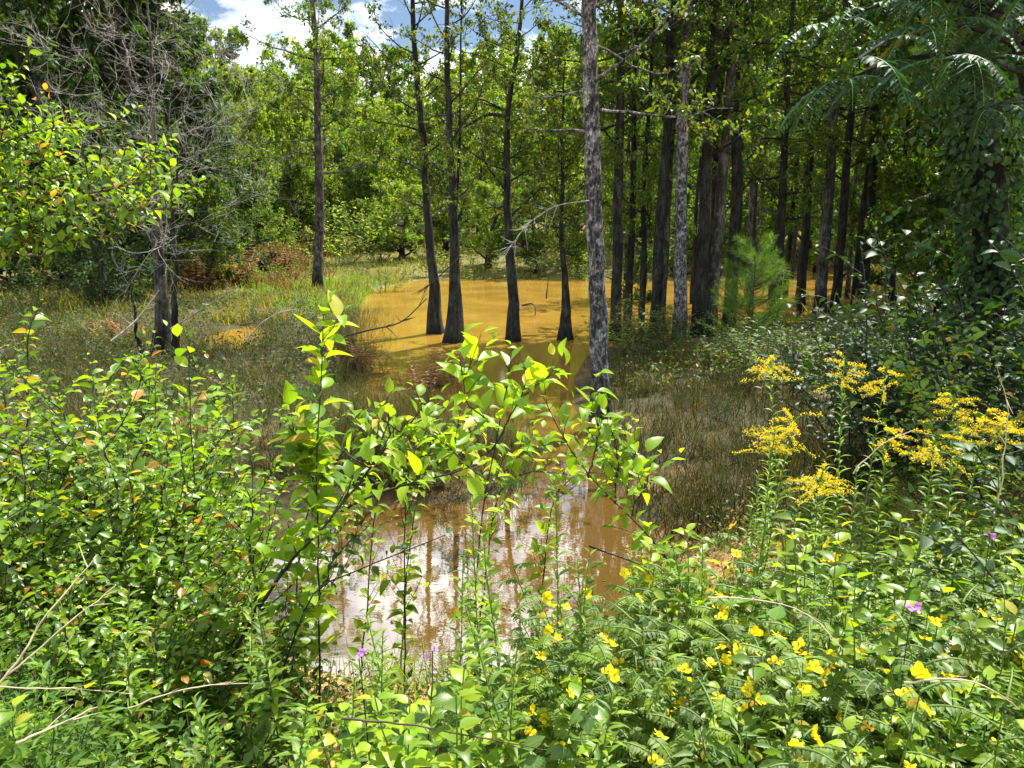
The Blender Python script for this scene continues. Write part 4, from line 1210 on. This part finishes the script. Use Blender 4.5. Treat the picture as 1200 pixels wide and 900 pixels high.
def make_pea(seed, Hh=.75, nst=6, nflow=5):
    global rng
    rng = np.random.default_rng(seed)
    root = empty('yellow_pea_plant')
    az = np.arange(nst) * 2.4; tilt = rng.uniform(.1, .75, nst)
    d = np.stack([np.cos(az) * np.sin(tilt), np.sin(az) * np.sin(tilt), np.cos(tilt)], -1)
    S = grow(d * [.03, .03, 0] + [0, 0, -.04], d, Hh * rng.uniform(.7, 1.1, nst), 10, .07, .2)
    ms, mf = MB(), MB()
    tubes(ms, S, taper(np.full(nst, .0035), 10, .4), 4)
    ms.build('stem', M['stem_green'], root)
    per = 13
    ix = np.repeat(np.arange(nst), per); t = np.tile(np.linspace(.22, 1, per), nst)
    p, tan = along(S, ix, t); a = np.arange(len(ix)) * 2.4
    o = np.stack([np.cos(a), np.sin(a), .25 + 0 * a], -1)
    fronds(mf, p, unit(o + tan * .4), rng.uniform(.05, .095, len(ix)), 8, .22, 0, 1, -.35, .34)
    mf.build('foliage', [M['pea_leaf'], M['stem_green']], root)
    for j in range(nflow):
        i = rng.integers(0, nst); q, tn = along(S, np.array([i]), np.array([rng.uniform(.75, 1)]))
        nn = unit(rng.normal(size=3) * .7 + np.array([0, 0, .7]))
        add_flower(root, FLOWERS[j % 3], q[0] + nn * .04 + np.array([0, 0, .02]), nn, rng.uniform(.85, 1.15))
    for j in range(4):
        i = rng.integers(0, nst); q, tn = along(S, np.array([i]), np.array([rng.uniform(.6, .98)]))
        nn = unit(rng.normal(size=3) + np.array([0, -.3, .2]))
        b = add_flower(root, BUDS[0], q[0] + nn * .02, nn); b.name = 'wilted_bloom'
    return root


def make_vine(seed, nst=7, reach=.7, ll=.085):
    global rng
    rng = np.random.default_rng(seed)
    root = empty('broadleaf_vine')
    az = np.arange(nst) * 2.4 + rng.normal(0, .3, nst)
    S = grow(np.zeros((nst, 3)), np.stack([np.cos(az), np.sin(az), rng.uniform(.5, 1.6, nst)], -1), reach * rng.uniform(.7, 1.2, nst), 10, .12, -.12)
    ms, mf = MB(), MB()
    tubes(ms, S, taper(np.full(nst, .003), 10, .5), 4)
    per = 9
    ix = np.repeat(np.arange(nst), per); t = np.tile(np.linspace(.15, 1, per), nst); n = len(ix)
    p, tan = along(S, ix, t)
    pd = unit(rnd3(n) * .6 + np.array([0, -.1, .9]))
    Pt = grow(p, pd, rng.uniform(.05, .12, n), 4, .08, .1)
    tubes(ms, Pt, taper(np.full(n, .0016), 4, .8), 3)
    ms.build('stem', M['stem_green'], root)
    tip = Pt[:, -1]; h = unit(rnd3(n) * [1, 1, .1])
    lat = np.cross(h, [0, 0, 1.])
    nrm = unit(rnd3(n) * .35 + np.array([0, 0, 1.]))
    s = ll * rng.uniform(.7, 1.15, n)
    for dv in (h, lat + h * .15, -lat + h * .15):
        leaves(mf, HEART, tip + dv * .006, unit(dv + [0, 0, -.15] + rnd3(n) * .12), nrm, s, 0, (0, .4))
    mf.build('foliage', M['vine_leaf'], root)
    return root


def make_broadweed(seed, Hh=.8, nst=3, ll=.10, leaf='broad_leaf'):
    global rng
    rng = np.random.default_rng(seed)
    root = empty('broadleaf_weed')
    az = np.arange(nst) * 2.4; tilt = rng.uniform(.05, .4, nst)
    d = np.stack([np.cos(az) * np.sin(tilt), np.sin(az) * np.sin(tilt), np.cos(tilt)], -1)
    S = grow(d * [.04, .04, 0] + [0, 0, -.04], d, Hh * rng.uniform(.7, 1.1, nst), 9, .05, .2)
    ms, mf = MB(), MB()
    tubes(ms, S, taper(np.full(nst, .004), 9, .4), 5)
    ms.build('stem', M['stem_green'], root)
    per = 15
    ix = np.repeat(np.arange(nst), per * 2); t = np.tile(np.repeat(np.linspace(.18, .99, per), 2), nst); n = len(ix)
    p, tan = along(S, ix, t)
    a = np.tile(np.repeat(np.arange(per) * 1.57, 2), nst) + np.tile([0, math.pi], per * nst)
    o = np.stack([np.cos(a), np.sin(a), 0 * a], -1)
    dr = unit(o + np.array([0, 0, 1]) * (-.1 + .6 * t[:, None]) + rnd3(n) * .2)
    leaves(mf, BROAD, p + o * .006, dr, unit(np.array([0, 0, 1.]) - o * .2 + rnd3(n) * .25), ll * (1.05 - .55 * t) * rng.uniform(.7, 1.15, n), 0, (0, .6))
    mf.build('foliage', M[leaf], root)
    return root


def make_fineweed(seed, Hh=.6, nst=9):
    global rng
    rng = np.random.default_rng(seed)
    root = empty('feathery_weed')
    az = np.arange(nst) * 2.4; tilt = rng.uniform(.1, .8, nst)
    d = np.stack([np.cos(az) * np.sin(tilt), np.sin(az) * np.sin(tilt), np.cos(tilt)], -1)
    S = grow(d * [.05, .05, 0] + [0, 0, -.04], d, Hh * rng.uniform(.6, 1.1, nst), 8, .1, .2)
    ms, mf = MB(), MB()
    tubes(ms, S, taper(np.full(nst, .0028), 8, .4), 4)
    ms.build('stem', M['twig_brown'], root)
    n = nst * 130
    ix = rng.integers(0, nst, n); t = rng.uniform(.15, 1, n); p, tan = along(S, ix, t)
    o = unit(rnd3(n)) * [1, 1, .5]
    leaves(mf, NARROW, p + o * rng.uniform(0, .05, n)[:, None], unit(o + tan * .4), unit(np.array([0, 0, 1.]) + rnd3(n) * .4), rng.uniform(.025, .055, n), 0, (0, .5))
    mf.build('foliage', M['fine_leaf'], root)
    return root


SPIRE = [make_spire(401), make_spire(402, n=100, ll=.09), make_spire(403, n=75, ll=.11)]
GOLD = [make_spire(411, 1.2, 80, .085, 'weed_leaf', True, 'goldenrod'), make_spire(412, 1.2, 90, .08, 'weed_leaf', True, 'goldenrod'), make_spire(413, 1.2, 70, .09, 'weed_leaf', True, 'goldenrod')]
PEA = [make_pea(421, nflow=6), make_pea(422, nflow=4), make_pea(423, nflow=9), make_pea(424, nflow=1)]
VINE = [make_vine(431), make_vine(432), make_vine(433, ll=.095)]
BW = [make_broadweed(441, ll=.11), make_broadweed(442, nst=4, ll=.115), make_broadweed(443, ll=.095, nst=5)]
FW = [make_fineweed(451), make_fineweed(452), make_fineweed(453)]

# --- tall unflowered spires (goldenrod before bloom, fleabane)
sp = [
    (562, 560, 2.5, 'tall narrow-leaved weed just left of the sky reflection'), (600, 590, 2.3, 'tall narrow-leaved weed in the middle of the sky reflection'), (640, 545, 2.6, 'tallest narrow-leaved weed below the yellow-green crown'),
    (668, 600, 2.3, 'tall narrow-leaved weed at the right of the sky reflection'), (705, 620, 2.2, 'tall narrow-leaved weed beside the yellow flowers'), (540, 640, 2.1, 'narrow-leaved weed rising in front of the muddy water'),
    (480, 690, 2.2, 'narrow-leaved weed in front of the pool, by the purple flower'), (430, 720, 2.1, 'narrow-leaved weed over the clay, left of the purple flower'), (330, 655, 2.4, 'slim spire at the pool edge right of the leaning stem'), (290, 660, 2.4, 'slim spire crossing the dark leaning stem'),
    (392, 760, 2.0, 'short spire on the bare clay'), (345, 760, 1.9, 'spire at the foot of the near pool'), (140, 650, 2.0, 'tall feathery spire in front of the left shrubs'), (240, 850, 1.7, 'bright yellow-tipped spire in the lower left'),
    (620, 690, 1.8, 'spire among the broad vine leaves'), (585, 740, 1.8, 'short spire in front of the pool bottom'), (740, 640, 2.4, 'spire at the right shore of the pool'), (770, 690, 2.0, 'spire among the yellow flowers'),
    (900, 500, 3.2, 'leafy bright spire below the left goldenrod plume'), (885, 540, 3.0, 'shorter bright spire below the left goldenrod plume'), (925, 545, 2.9, 'spire in front of the goldenrods'), (1050, 745, 1.8, 'pale spire with fine side leaves on the right'),
    (850, 560, 3.2, 'bright spire at the foot of the shaded bank'), (835, 590, 3.0, 'bright spire left of the clay patch'), (965, 505, 3.3, 'leafy spire right of the leftmost plume'), (1000, 530, 3.0, 'leafy spire below the small middle plume'), (870, 590, 2.8, 'bright spire in front of the clay patch'), (1040, 545, 2.8, 'leafy spire left below the right cluster'),
    (900, 790, 1.6, 'low spire in the lower right growth'), (680, 740, 1.7, 'spire left of the yellow flowers near the frame bottom'), (820, 610, 2.6, 'spire by the clay patch on the right bank'), (1185, 560, 2.4, 'spire at the right edge'), (20, 760, 1.6, 'spire at the lower left edge'), (300, 800, 1.7, 'spire over the orange clay at lower left')]
for i, (px, py, Y, lb) in enumerate(sp):
    put(SPIRE, px, py, Y, 1.2, lb, 'weed', 'tall narrow-leaved weeds', i, s=1.0, tilt=(random.uniform(-.06, .06), random.uniform(-.08, .08)))

gold = [
    (872, 455, 3.1, 'goldenrod with the leftmost golden plume above the grass'), (890, 478, 3.0, 'goldenrod close beside the leftmost plume'),
    (945, 392, 3.8, 'goldenrod with the topmost pale plume'), (975, 402, 3.8, 'goldenrod with a pale plume right of the topmost one'), (1010, 418, 3.7, 'goldenrod with a drooping pale plume'),
    (1090, 460, 3.0, 'goldenrod with the brightest plume in the right cluster'), (1120, 452, 3.1, 'tall goldenrod at the back of the right cluster'), (1060, 488, 2.9, 'goldenrod at the left of the right cluster'), (1140, 475, 2.9, 'goldenrod at the right of the right cluster'),
    (1010, 486, 3.1, 'goldenrod with a sparse plume left of the right cluster'), (935, 532, 3.0, 'small goldenrod low below the leftmost plume'), (965, 536, 2.9, 'small goldenrod above the clay patch')]
for i, (px, py, Y, lb) in enumerate(gold):
    put(GOLD, px, py, Y, 1.2, lb, 'goldenrod', 'goldenrod in bloom', i, s=1.15, tilt=(random.uniform(-.08, .08), random.uniform(-.1, .1)))


def zone(px, py):
    if px < 300:
        return 'among the shrubs of the left bank' if py < 700 else 'in the lower left corner growth'
    if px < 560:
        return 'on the clay in front of the near pool'
    if px < 740:
        return 'at the near pool front by the broad leaves' if py > 700 else 'beside the sky reflection'
    if px < 930:
        return 'in the yellow-flowered patch right of the pool' if py > 600 else 'on the right bank below the goldenrod'
    return 'in the lower right corner growth' if py > 720 else 'in the right bank growth under the thicket'


def scatter(protos, n, box, Yr, pyf, unit_h, lab, cat, grp, seed, wide=None, jitter=60, smin=None):
    r_ = np.random.default_rng(seed)
    for i in range(n):
        Y = r_.uniform(*Yr); px = r_.uniform(*box)
        py = pyf(px) + r_.uniform(0, jitter)
        # nearer plants stand lower in the frame
        py += (Yr[1] - Y) / (Yr[1] - Yr[0] + 1e-6) * jitter * 1.5
        x, gz, sc = top_scale(px, py, Y, unit_h)
        if pond_sd(x, Y)[0] < .12 or (x - 1.75) ** 2 + (Y - 5.5) ** 2 < .36 or (x + .95) ** 2 + ((Y - 3.6) / 1.4) ** 2 < .25:
            continue
        sc = min(sc, 1.9)
        place(protos[i % len(protos)], (x, Y, gz - .02), r_.uniform(0, 6.3), wide if wide else max(.75, min(1.15, sc)), '%s %s' % (lab, zone(px, py)), cat, grp, sz=max(.55, sc), tilt=(r_.uniform(-.12, .12), r_.uniform(-.12, .12)))


env_r = lambda px: np.interp(px, [560, 700, 760, 850, 900, 1000, 1100, 1200, 1300], [730, 660, 640, 610, 580, 560, 540, 500, 470])
env_l = lambda px: np.interp(px, [-60, 0, 150, 250, 300, 400, 560], [600, 620, 680, 740, 820, 840, 800])
scatter(PEA, 24, (600, 790), (1.8, 2.6), lambda p: env_r(p) - 5, .74, 'feathery yellow-flowered pea plant', 'wildflower', 'yellow-flowered pea plants', 512, jitter=70)
scatter(PEA, 26, (760, 980), (1.6, 2.7), lambda p: env_r(p) + 15, .74, 'feathery yellow-flowered pea plant', 'wildflower', 'yellow-flowered pea plants', 511, jitter=110)
scatter(PEA, 26, (800, 1230), (1.7, 4.2), env_r, .78, 'feathery yellow-flowered pea plant', 'wildflower', 'yellow-flowered pea plants', 501, jitter=110)
scatter(BW, 85, (740, 1260), (1.6, 4.6), lambda p: env_r(p) + 10, .85, 'bright broad-leaved weed', 'weed', 'broad-leaved weeds', 502, jitter=110)
scatter(VINE, 15, (860, 1260), (1.7, 3.0), lambda p: env_r(p) + 130, .5, 'sprawling vine with blue-green triple leaves', 'vine', 'broad-leaved trailing vines', 503, jitter=110)
scatter(VINE, 6, (520, 720), (1.7, 2.4), lambda p: 830, .5, 'sprawling vine with blue-green triple leaves', 'vine', 'broad-leaved trailing vines', 504, jitter=50)
scatter(BW, 12, (430, 720), (1.6, 3.0), lambda p: 800, .85, 'bright broad-leaved weed', 'weed', 'broad-leaved weeds', 505, jitter=50)
scatter(FW, 60, (-60, 250), (1.4, 3.0), env_l, .6, 'low feathery fine-leaved weed', 'weed', 'feathery fine-leaved weeds', 506, jitter=120)
scatter(FW, 30, (640, 1260), (1.4, 3.4), lambda p: env_r(p) + 80, .6, 'low feathery fine-leaved weed', 'weed', 'feathery fine-leaved weeds', 507, jitter=120)
scatter(BW, 14, (-60, 220), (1.5, 3.2), env_l, .85, 'bright broad-leaved weed', 'weed', 'broad-leaved weeds', 509, jitter=110)
scatter(DK, 12, (1360, 1900), (1.8, 5.5), lambda p: 470, 2.1, 'dark leafy bush beyond the right edge', 'bush', 'bushes beyond the right edge', 513, jitter=120)
scatter(BW, 16, (760, 1060), (4.0, 6.2), lambda p: 560, .85, 'bright broad-leaved weed', 'weed', 'broad-leaved weeds', 510, jitter=70)

bright = [(800, 585, 2.7, 'bright upright broad-leaved weed between the clay patch and the yellow flowers'), (760, 625, 2.6, 'bright upright broad-leaved weed at the right shore of the near pool'), (845, 615, 2.5, 'bright upright broad-leaved weed just below the clay patch'),
          (905, 600, 2.4, 'bright broad-leaved weed right of the clay patch'), (960, 590, 2.3, 'bright broad-leaved weed under the small middle goldenrod'), (1020, 610, 2.2, 'bright broad-leaved weed under the left of the right goldenrod cluster'), (1090, 600, 2.2, 'bright broad-leaved weed under the brightest goldenrod'),
          (1160, 590, 2.1, 'bright broad-leaved weed at the right edge under the goldenrod'), (470, 770, 1.9, 'bright broad-leaved weed between the purple flowers'), (420, 800, 1.8, 'bright broad-leaved weed on the orange clay'), (540, 760, 1.8, 'bright broad-leaved weed right of the purple flowers'), (610, 770, 1.8, 'bright broad-leaved weed under the sky reflection')]
for i, (px, py, Y, lb) in enumerate(bright):
    put(BW, px, py, Y, .85, lb, 'weed', 'bright upright weeds', i, s=1.15, tilt=(random.uniform(-.1, .1), random.uniform(-.1, .1)))
# purple flowers on thin stalks
def purple(px, py, Y, lb, i):
    root = empty('purple_wildflower')
    x, gz, sc = top_scale(px, py, Y, 1.0)
    root.location = (x, Y, gz)
    global rng
    rng = np.random.default_rng(600 + i)
    P = grow([[0, 0, -.03]], [[rng.normal(0, .05), 0, 1]], sc, 8, .03, .1)
    ms, mf = MB(), MB()
    tubes(ms, P, taper(np.array([.003]), 8, .5), 4)
    t = rng.uniform(.1, .8, 16); p, d = along(P, np.zeros(16, int), t)
    leaves(mf, LANCE, p, unit(rnd3(16) * [1, 1, .3] + [0, 0, .3]), unit(rnd3(16) * .3 + [0, 0, 1]), .06)
    ms.build('stem', M['stem_dark'], root); mf.build('foliage', M['weed_leaf'], root)
    for k in range(3):
        nn = unit(rng.normal(size=3) * .6 + np.array([0, -.5, .6]))
        add_flower(root, PURPLE, P[0, -1] + rng.normal(size=3) * .008, nn)
    tag(root, lb, 'wildflower', 'purple wildflowers')


for i, a in enumerate([(443, 738, 1.9, 'purple flower on a thin dark stalk by the pool, left one'), (492, 750, 1.9, 'purple flower right of its twin in front of the pool'), (1033, 702, 1.9, 'small purple flower amid the right bank growth'),
                       (1140, 614, 2.4, 'tiny pink-purple bloom under the right goldenrod cluster'), (745, 412, 9.5, 'purple-topped stalk in the grass beside the large pale trunk')]):
    purple(*a, i)

# dry stalks
def stalk(pts, label, i, r=.0035, mat='straw', twigs=3):
    global rng
    rng = np.random.default_rng(640 + i)
    P = [W(*p) for p in pts]
    f = P[0].copy()
    P = interp_path([p - f for p in P], 14, .003, i)[None]
    mb = MB(); tubes(mb, P, np.linspace(r, r * .4, 14)[None], 5)
    t = rng.uniform(.4, .95, twigs); p, d = along(P, np.zeros(twigs, int), t)
    tubes(mb, grow(p, unit(d + rnd3(twigs) * .6), (.16 if r < .006 else .3 + 4 * r ** .5) * rng.uniform(.15, .5, twigs), 5, .1), taper(np.full(twigs, r * .5), 5, .4), 4)
    o = mb.build('dry_stalk', M[mat]); o.location = f; USED.add(o.name)
    tag(o, label, 'dry stalk', 'dry stalks and fallen twigs')


stalk([(0, 800, 1.6), (60, 720, 1.7), (120, 650, 1.8)], 'long pale straw slanting up from the left edge', 0)
stalk([(10, 790, 1.7), (80, 730, 1.8), (140, 685, 1.9)], 'pale straw crossing the long one at the left edge', 1, .003)
stalk([(20, 870, 1.5), (60, 850, 1.55), (110, 825, 1.6)], 'short thick pale straw at the lower left', 2, .004)
stalk([(150, 830, 1.8), (230, 805, 1.8), (290, 802, 1.9)], 'thin straw lying toward the leaning stem', 3, .0028)
stalk([(-5, 805, 1.7), (90, 812, 1.8), (160, 815, 1.9)], 'horizontal straw low in the left corner', 4, .0025)
stalk([(400, 842, 1.7), (480, 850, 1.7), (560, 862, 1.7), (640, 878, 1.7)], 'long brown twig lying across the frame bottom', 5, .0035, 'twig_brown')
stalk([(830, 700, 2.1), (900, 705, 2.0), (960, 725, 1.9), (995, 765, 1.85)], 'arched pale straw right of the yellow flowers', 6, .0028)
stalk([(1060, 800, 1.6), (1110, 793, 1.55), (1160, 800, 1.5), (1205, 828, 1.5)], 'arched pale straw in the lower right', 7, .003)
stalk([(1000, 555, 2.6), (1040, 520, 2.6), (1080, 505, 2.6)], 'pale bent straw under the right goldenrod cluster', 8, .003)
stalk([(1170, 590, 2.4), (1195, 460, 2.4), (1180, 445, 2.4)], 'tall hooked straw at the right edge', 9, .003)
stalk([(690, 640, 3.0), (760, 665, 3.0), (830, 690, 3.0), (880, 720, 3.0)], 'dark twig slanting from the channel to the yellow flowers', 10, .005, 'stem_dark')
stalk([(288, 400, 15), (305, 378, 15), (330, 364, 15), (352, 362, 15)], 'bleached branch arching out of the orange puddle', 11, .018, 'dead_wood', 3)
stalk([(200, 385, 16.5), (240, 360, 16), (285, 332, 15.5)], 'pale dead branch leaning right of the bare tree', 12, .022, 'dead_wood', 4)
stalk([(130, 400, 16), (160, 375, 16.5), (185, 340, 17)], 'dead branch leaning against the bare grey trunk', 13, .025, 'dead_wood', 4)
stalk([(612, 358, 27), (624, 355, 27), (628, 362, 27)], 'dark driftwood sticking out of the far water', 14, .05, 'stem_dark', 2)
stalk([(640, 350, 28), (643, 325, 28.3)], 'thin stub standing in the far water by the thin black tree', 15, .03, 'stem_dark', 1)
stalk([(400, 395, 19), (440, 385, 19), (470, 380, 19), (500, 350, 19.5)], 'dark fallen bough hanging over the far water', 16, .03, 'stem_dark', 7)
stalk([(540, 300, 20), (520, 320, 19.8), (490, 345, 19.5)], 'drooping dead bough left of the flared pond tree', 17, .025, 'stem_dark', 6)
stalk([(690, 235, 11.2), (650, 240, 10.9), (615, 262, 10.6), (590, 300, 10.4)], 'drooping bleached bough beside the large pale trunk', 18, .010, 'dead_wood', 26)


# rusty dead ferns in the marsh
def rusty(px, py, Y, s, lb, i):
    global rng
    rng = np.random.default_rng(660 + i)
    x, gz, sc = top_scale(px, py, Y, 1.0)
    root = empty('rusty_fern', (x, Y, gz))
    mf = MB()
    n = 26
    p0 = np.stack([rng.normal(0, .1 * s, n), rng.normal(0, .1 * s, n), np.zeros(n)], -1)
    fronds(mf, p0, rnd3(n) * [.35, .35, 0] + [0, 0, 1], sc * rng.uniform(.6, 1.0, n), 12, .25, 0, 1, -.1, .16)
    mf.build('foliage', [M['rust_blade'], M['twig_brown']], root)
    USED.add(root.name)
    tag(root, lb, 'fern', 'rusty ferns of the marsh')


for i, a in enumerate([(415, 388, 16, 1, 'rust-brown fern by the far water left corner'), (505, 408, 15, 1, 'rust-brown fern in front of the pair of pond trees'), (492, 430, 13.5, 1, 'shorter rust-brown fern before the pond pair'), (130, 362, 19, 2, 'rusty fern clump left of the bare tree'), (150, 372, 18.5, 2, 'rusty fern clump touching the bare trunk'),
                       (230, 290, 33, 2, 'rusty clump at the far meadow edge right of the bare tree'), (275, 285, 36, 3, 'rusty clump on the far meadow'), (325, 278, 42, 3, 'rusty clump on the far meadow near the slim bank tree')]):
    rusty(*a, i)


# ------------------------------------------------------------------ grasses and ground cover (uncountable)
def blades(name, label, mat, pts, hts, wid, lean=.8, k=4):
    global rng
    n = len(pts)
    mb = MB()
    az = rng.uniform(0, 6.28, n)
    d = np.stack([np.cos(az) * lean * rng.random(n), np.sin(az) * lean * rng.random(n), np.ones(n)], -1)
    P = grow(pts, d, hts, k, .16, -.35)
    side = np.stack([np.cos(az + 1.57), np.sin(az + 1.57), 0 * az], -1)
    ws = wid * np.array([1, .85, .55, .04])[:k]
    A_ = P - side[:, None] * ws[None, :, None]; B_ = P + side[:, None] * ws[None, :, None]
    V = np.stack([A_, B_], 2).reshape(n, k * 2, 3)
    q = np.array([[2 * i, 2 * i + 1, 2 * i + 3, 2 * i + 2] for i in range(k - 1)])
    Q = (q[None] + (np.arange(n) * 2 * k)[:, None, None]).reshape(-1, 4)
    a = np.zeros((n, 2 * k, 3)); a[..., 0] = rng.random(n)[:, None]
    mb.add(V.reshape(-1, 3), Q, 0, a.reshape(-1, 3))
    o = mb.build(name, M[mat])
    tag(o, label, 'grass', kind='stuff')
    return o


def area(n, pxr, Yr, seed, dmin=.05, clump=0, power=1.0, dmax=1e9):
    r_ = np.random.default_rng(seed)
    Y = Yr[0] + (Yr[1] - Yr[0]) * r_.random(n) ** power; px = r_.uniform(*pxr, n)
    x = (px - 600) / F * Y * 1.0
    if clump:
        c = max(4, n // clump)
        ci = r_.integers(0, c, n)
        x = x[:c][ci] + r_.normal(0, .012, n) * (4 + Y[:c][ci]); Y = Y[:c][ci] + r_.normal(0, .012, n) * (4 + Y[:c][ci])
    d = pond_sd(x, Y)
    m_ = (d > dmin) & (d < dmax)
    x, Y = x[m_], Y[m_]
    return np.stack([x, Y, H(x, Y) - .02], -1)


rng = np.random.default_rng(700)
p = area(20000, (-80, 480), (8.2, 24), 701, -.25, 40, 1.2)
blades('marsh_grass', 'straggling green and straw coloured marsh grass on the left shore', 'marsh_blade', p, rng.uniform(.1, .95, len(p)) * (.45 + .55 * (np.sin(p[:, 0] * 1.9 + 1) * np.sin(p[:, 1] * 1.3) > -.1)), .006)
p = area(19000, (690, 1120), (6.6, 17), 702, .03, 40, 1.2)
blades('bank_grass', 'shaded brown-green grass on the bank beside the large pale trunk', 'bank_blade', p, rng.uniform(.1, .75, len(p)) * (.5 + .5 * (np.sin(p[:, 0] * 2.3) * np.sin(p[:, 1] * 1.7) > -.1)), .005)
p = area(7000, (385, 520), (14, 29), 718, -1.3, 30, 1.0, .4)
blades('shallow_sedge', 'ragged sedge standing in the shallow left margin of the far pond', 'marsh_blade', p, rng.uniform(.25, .9, len(p)), .007)
p = area(9000, (380, 660), (8.6, 14), 703, -.12, 18)
blades('pond_sedge', 'thin sedge standing along the channel edge', 'marsh_blade', p, rng.uniform(.25, .7, len(p)), .005)
p = area(50000, (-300, 700), (24, 78), 704, .1, 60, 1.1)
blades('meadow_grass', 'rust and yellow-green grass of the far meadow', 'meadow_blade', p, rng.uniform(.2, .7, len(p)), .022)
p = area(4500, (200, 380), (33, 62), 717, .1, 60)
blades('rust_grass', 'rust-coloured dry growth on the far left meadow', 'rust_blade', p, rng.uniform(.4, 1.1, len(p)), .03)
p = area(9000, (300, 470), (26, 42), 705, .1, 90)
blades('shore_grass', 'fresh bright green grass on the far shore by the slim tree', 'green_blade', p, rng.uniform(.15, .5, len(p)), .02)
p = area(20000, (690, 1300), (26, 75), 706, .1, 30, 1.0)
blades('grove_grass', 'yellow-green grass beyond the grove', 'meadow_blade', p, rng.uniform(.4, 1.0, len(p)), .03)
p = area(13000, (-600, 1900), (.4, 6.4), 707, .15, 12)
blades('verge_grass', 'thin fresh grass blades among the weeds of the near bank', 'green_blade', p, rng.uniform(.15, .5, len(p)), .003)


def cover(name, label, pts, mat, hmax, ll, per, tm=CHEAP, flat=False):
    global rng
    n = len(pts) * per
    ix = np.repeat(np.arange(len(pts)), per)
    p_ = pts[ix] + np.stack([rng.normal(0, .07, n), rng.normal(0, .07, n), rng.uniform(0, 1, n) * hmax * rng.uniform(.3, 1, len(pts))[ix] + .01], -1)
    mb = MB()
    leaves(mb, tm, p_, unit(rnd3(n) * ([1, 1, .12] if flat else [1, 1, .5])), unit(rnd3(n) * (.15 if flat else .45) + [0, 0, 1]), ll * rng.uniform(.6, 1.3, n), 0, (0, .5))
    o = mb.build(name, M[mat])
    tag(o, label, 'ground cover', kind='stuff')


p = area(7500, (-700, 330), (.3, 6.6), 711, .06)
cover('undergrowth', 'dense low leaves under the left shrubs', p, 'cover_leaf', .45, .05, 9)
p = area(8000, (620, 2000), (.3, 6.8), 712, .12)
p = p[((p[:, 0] - 1.75) ** 2 + (p[:, 1] - 5.5) ** 2) > .5]
cover('undergrowth', 'dense low leaves under the flowering right bank', p, 'cover_leaf', .4, .05, 9)
p = area(450, (330, 640), (1.2, 4.2), 713, .2)
cover('undergrowth', 'sparse low leaves on the clay in front of the pool', p, 'cover_leaf', .2, .045, 7)
p = area(5000, (-150, 1350), (.9, 9), 714, .03)
cover('leaf_litter', 'brown leaf litter scattered on the near banks', p, 'litter', .02, .045, 2, flat=True)
p = area(2600, (300, 800), (4.6, 30), 719, -1.5, 0, 1.6, -.01); p[:, 2] = 0
p = p[rng.random(len(p)) < .22]
cover('floating_leaves', 'fallen leaves floating along the pond edges', p, 'litter', .004, .05, 1, flat=True)
p = area(2200, (720, 1300), (13, 24), 715, .1)
cover('undergrowth', 'shaded leafy cover of the grove floor', p, 'cover_leaf', .5, .09, 7)
p = area(3000, (-60, 420), (12, 30), 716, .05)
cover('undergrowth', 'low leafy cover of the left marsh', p, 'cover_leaf', .6, .09, 8)
for o in list(bpy.data.objects):
    if o.name.startswith('undergrowth'):
        o['category'] = 'undergrowth'

# prototypes never placed do not stay behind at the origin
for pr in GP + FP + UT + CP + SH + DK + BB + FB + SPIRE + GOLD + PEA + VINE + BW + FW:
    if pr.name not in USED:
        for ch in list(pr.children):
            bpy.data.objects.remove(ch)
        bpy.data.objects.remove(pr)
